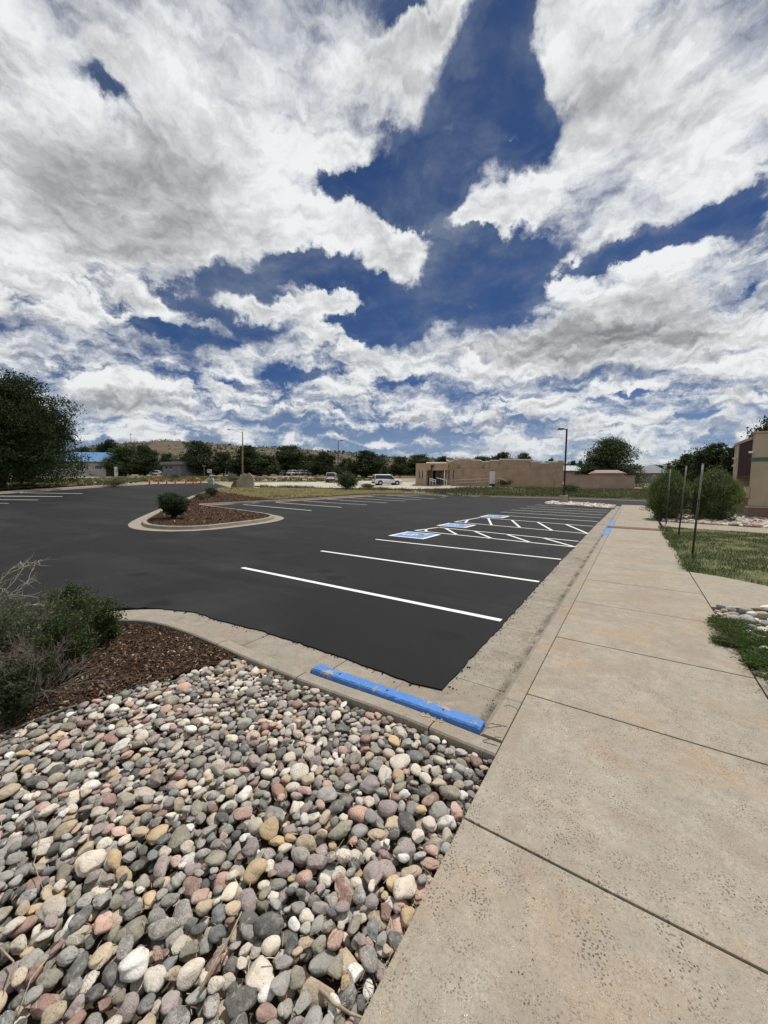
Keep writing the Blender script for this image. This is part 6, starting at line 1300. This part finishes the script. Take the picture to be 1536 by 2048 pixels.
for k in range(n_l): ya = yl0+.03+ll*k/n_l; m2.box(.02, .16, ya, ya+ll/n_l*.45, zl0, Hs-.12)
m2.box(.12, .22, yl0+.03, yEnd-1.12, zl0, Hs-.12); m2.box(.0, .22, yl0+.03, yEnd-1.12, zl0-.08, zl0-.002); m2.build('louvre_panel', [M_maroon], Tb); m2 = MB(); m2.box(-.04, .5, yl0+.02, yEnd-.02, Hs-.118, Hs+.03); m2.build('fascia', [M_beige], Tb)
m2 = MB(); m2.box(.3, 8.8, .36, yEnd-.42, Hs-.5, Hs-.35); m2.build('roof', [M_trim], Tb)
m2 = MB(); m2.box(.90, .945, yl0+.5, yl0+1.5, .16, 2.25); dd_ = m2.build('door', [M_maroon], Tb); m2 = MB(); m2.box(.85, .897, yl0+1.3, yl0+1.4, 1.1, 1.25); m2.build('handle', [M_galv], dd_)
m2 = MB(); m2.box(-.22, -.004, yl0-.35, yl0-.05, 1.15, 1.75); m2.build('electric_box', [M_beige], Tb, bevel=.02)
for (yy, zz) in ((.15, zfront(904)), (yEnd-.75, zfront(908)), (yEnd-.75, zfront(925))): m2 = MB(); m2.box(-.2, -.004, yy-.09, yy+.09, zz-.05, zz+.05); l_ = m2.build('wall_lamp', [M_wht], Tb, bevel=.02); m2 = MB(); m2.box(-.22, -.202, yy-.07, yy+.07, zz-.04, zz+.04); m2.build('lamp_lens', [M_dark], l_)

# ------------------------------------------------------------------ vehicles
def carpaint(n, c): return simple(n, c, .28, .03, 2, spec=.6)
M_tyre = simple('tyre_rubber', (.022, .022, .022), .85, .1, 5); M_rim = simple('alloy_rim', (.5, .5, .52), .35, .05, 3, metal=.7); M_red = simple('red_tail_light', (.45, .02, .02), .3); M_plas = simple('black_plastic', (.03, .03, .032), .7)
def car(name, p, heading, L_, W_, H_, paint, label, suv=True, group=None):
    t = thing(name, p, label, 'car', group, heading); wb = L_*.29; r_ = .37 if suv else .33; zb_ = .26 if suv else .18; zs = H_*.575; hw = W_/2
    # lower body lofted along its length; x forward
    st_ = [(-L_/2, .88, zb_+.18, zs*.93), (-L_/2+.06, .95, zb_+.02, zs), (-L_*.42, .99, zb_, zs*1.02), (-wb, 1.0, zb_, zs*1.03), (0, 1.0, zb_, zs), (wb*.55, 1.0, zb_, zs*.985), (wb*.9, .99, zb_, zs*.95), (L_*.43, .96, zb_, zs*.89), (L_/2-.08, .90, zb_+.04, zs*.80), (L_/2, .80, zb_+.16, zs*.66)]
    m2 = MB(); V = []; sec = [(-.93, 0), (-1, .18), (-1, .62), (-.955, .93), (-.86, 1.0), (0, 1.025), (.86, 1.0), (.955, .93), (1, .62), (1, .18), (.93, 0)]
    for x, wf, z0, z1_ in st_:
        for (u, v) in sec: V.append((x, u*hw*wf, z0+(z1_-z0)*v))
    n_ = len(sec); F = [(k*n_+j, (k+1)*n_+j, (k+1)*n_+j+1, k*n_+j+1) for k in range(len(st_)-1) for j in range(n_-1)]+[(k*n_+n_-1, (k+1)*n_+n_-1, (k+1)*n_, k*n_) for k in range(len(st_)-1)]+[tuple(range(n_)), tuple((len(st_)-1)*n_+j for j in range(n_))[::-1]]
    m2.add(V, F, 0, True); body = m2.build('body', [paint], t)
    # glasshouse and roof
    xr0, xr1 = (-L_*.465, L_*.10) if suv else (-L_*.30, L_*.06); xb0, xb1 = (-L_*.49, L_*.235) if suv else (-L_*.43, L_*.22); zt_ = H_
    def ring(x0, x1, w_, z): return [(x0, -w_, z), (x1, -w_, z), (x1, w_, z), (x0, w_, z)]
    m2 = MB(); A_ = ring(xb0, xb1, hw*.90, zs*.98); Bq = ring(xr0, xr1, hw*.76, zt_-.07); m2.add(A_+Bq, [(0, 1, 5, 4), (1, 2, 6, 5), (2, 3, 7, 6), (3, 0, 4, 7), (4, 5, 6, 7)]); m2.build('window', [M_dark], t)
    m2 = MB(); m2.add(ring(xr0-.03, xr1+.02, hw*.775, zt_-.075)+ring(xr0+.05, xr1-.12, hw*.66, zt_), [(0, 1, 5, 4), (1, 2, 6, 5), (2, 3, 7, 6), (3, 0, 4, 7), (4, 5, 6, 7), (3, 2, 1, 0)]); m2.build('roof', [paint], t, bevel=.02)
    m2 = MB()
    for s_ in (-1, 1):
        for xa, xb_ in ((xb0+.02, xr0+.02), (xb1-.03, xr1-.0)):
            m2.tube([(xa, s_*hw*.915, zs*.97), (xb_, s_*hw*.775, zt_-.06)], (.04 if suv else .035), 5)
    m2.build('pillar', [paint], t)
    m2 = MB()
    for s_ in (-1, 1): m2.box(-L_*.36, L_*.36, s_*hw*1.0-.012, s_*hw*1.0+.012, zb_, zb_+.13)
    m2.box(-L_/2-.03, -L_/2+.12, -hw*.9, hw*.9, zb_+.02, zb_+.30); m2.box(L_/2-.12, L_/2+.02, -hw*.8, hw*.8, zb_+.05, zb_+.26); m2.build('bumper', [M_plas], t, bevel=.02)
    for sx_, sy_ in ((-1, -1), (-1, 1), (1, -1), (1, 1)):
        w_o = link('wheel', None, t); w_o.location = (sx_*wb*1.04, sy_*(hw-.11), r_); m2 = MB(); m2.tube([(0, -.125, 0), (0, -.11, 0), (0, .11, 0), (0, .125, 0)], [r_*.92, r_, r_, r_*.92], 20, sm=False); m2.build('tyre', [M_tyre], w_o)
        m2 = MB(); m2.tube([(0, sy_*.12, 0), (0, sy_*.137, 0)], [r_*.62, r_*.56], 14, sm=False); m2.build('rim', [M_rim], w_o)
        m2 = MB(); m2.tube([(sx_*wb*1.04, sy_*(hw-.2), r_+.02), (sx_*wb*1.04, sy_*(hw+.008), r_+.02)], [r_*1.16]*2, 20, sm=False); m2.build('wheel_arch', [M_plas], t)
    for s_ in (-1, 1):
        m2 = MB(); m2.box(-L_/2-.015, -L_/2+.16, s_*hw*.80-.13, s_*hw*.80+.13, zs*.70, zs*.93); m2.build('tail_light', [M_red], t, bevel=.02); m2 = MB(); m2.box(L_/2-.24, L_/2-.03, s_*hw*.68-.16, s_*hw*.68+.16, zs*.62, zs*.76); m2.build('headlight', [M_lamp], t, bevel=.03)
        m2 = MB(); m2.cbox((xb1-.18, s_*(hw+.08), zs*1.04), (.14, .2, .16)); m2.build('mirror', [paint], t, bevel=.03)
    return t
PW = carpaint('white_car_paint', (.74, .74, .74)); PG = carpaint('grey_car_paint', (.23, .24, .25)); PS = carpaint('silver_car_paint', (.45, .46, .47)); PK = carpaint('black_car_paint', (.025, .026, .03))
def gpos(px, py, D): q = at(px, py, D); return (q[0], q[1], z1(q[0], q[1])+.05)
car('parked_car', gpos(774, 970, 66), YAW+R(18), 5.0, 1.98, 1.80, PW, 'white SUV parked side-on on the pale road, left of the tan building')
car('parked_car', gpos(664, 966, 74), YAW+R(92), 4.8, 1.98, 1.76, PW, 'white SUV seen from behind, partly hidden by the tall green shrub')
row = [(567,PK,'black car at the left end of the distant parked row'),(588,PW,'white car second in the distant parked row'),(604,PS,'silver car in the middle of the distant parked row'),(615,PG,'dark grey car fourth in the distant parked row'),(629,PW,'white car at the right end of the distant parked row')]
for k, (x, pm, l_) in enumerate(row): car('parked_car', gpos(x, 951.5, 110+k*.6), YAW+R(62), 4.6, 1.85, 1.5, pm, l_, False, 'distant cars parked under the trees')
for x, D, h_, pm, su, l_ in ((299,116,10,PK,True,'dark car far left behind the cones, beneath the trees'),(316,115,5,PW,False,'low white car in front of the flat-roofed grey building'),(338,114,170,PG,True,'dark grey vehicle right of the low white car'),(701,100,60,PW,False,'white car glimpsed right of the tall green shrub'),(8+262,118,20,PW,False,'pale car half hidden under the trees near the mast')):
    car('parked_car', gpos(x, 951, D), YAW+R(h_), 4.6, 1.85, 1.62 if su else 1.45, pm, l_, su, 'distant cars parked under the trees')

# hairline cracks across the kerb corner
ck = MB()
for path in ([(968,1449),(985,1447),(1000,1450),(1014,1453)], [(972,1456),(990,1453),(1003,1452)], [(965,1481),(980,1478),(992,1474),(1003,1475)], [(966,1483),(980,1487),(994,1491)], [(1008,1412),(1018,1410),(1030,1415),(1037,1421)]):
    P_ = [np.array(pt(x, y, ZT+.002)) for x, y in path]; Q_ = []
    for a, b_ in zip(P_[:-1], P_[1:]):
        for k in range(4): Q_.append(a+(b_-a)*k/4+rng.normal(0, .002, 2))
    Q_.append(P_[-1]); V = []
    for k, q in enumerate(Q_):
        d = Q_[min(k+1, len(Q_)-1)]-Q_[max(k-1, 0)]; n_ = np.array([-d[1], d[0]])/max(np.linalg.norm(d), 1e-6)*rng.uniform(.0012, .0032)
        V += [(*(q-n_), ZT+.0022), (*(q+n_), ZT+.0022)]
    ck.add(V, [(2*k, 2*k+2, 2*k+3, 2*k+1) for k in range(len(Q_)-1)])
ck.build('crack', [M_void], sk_)
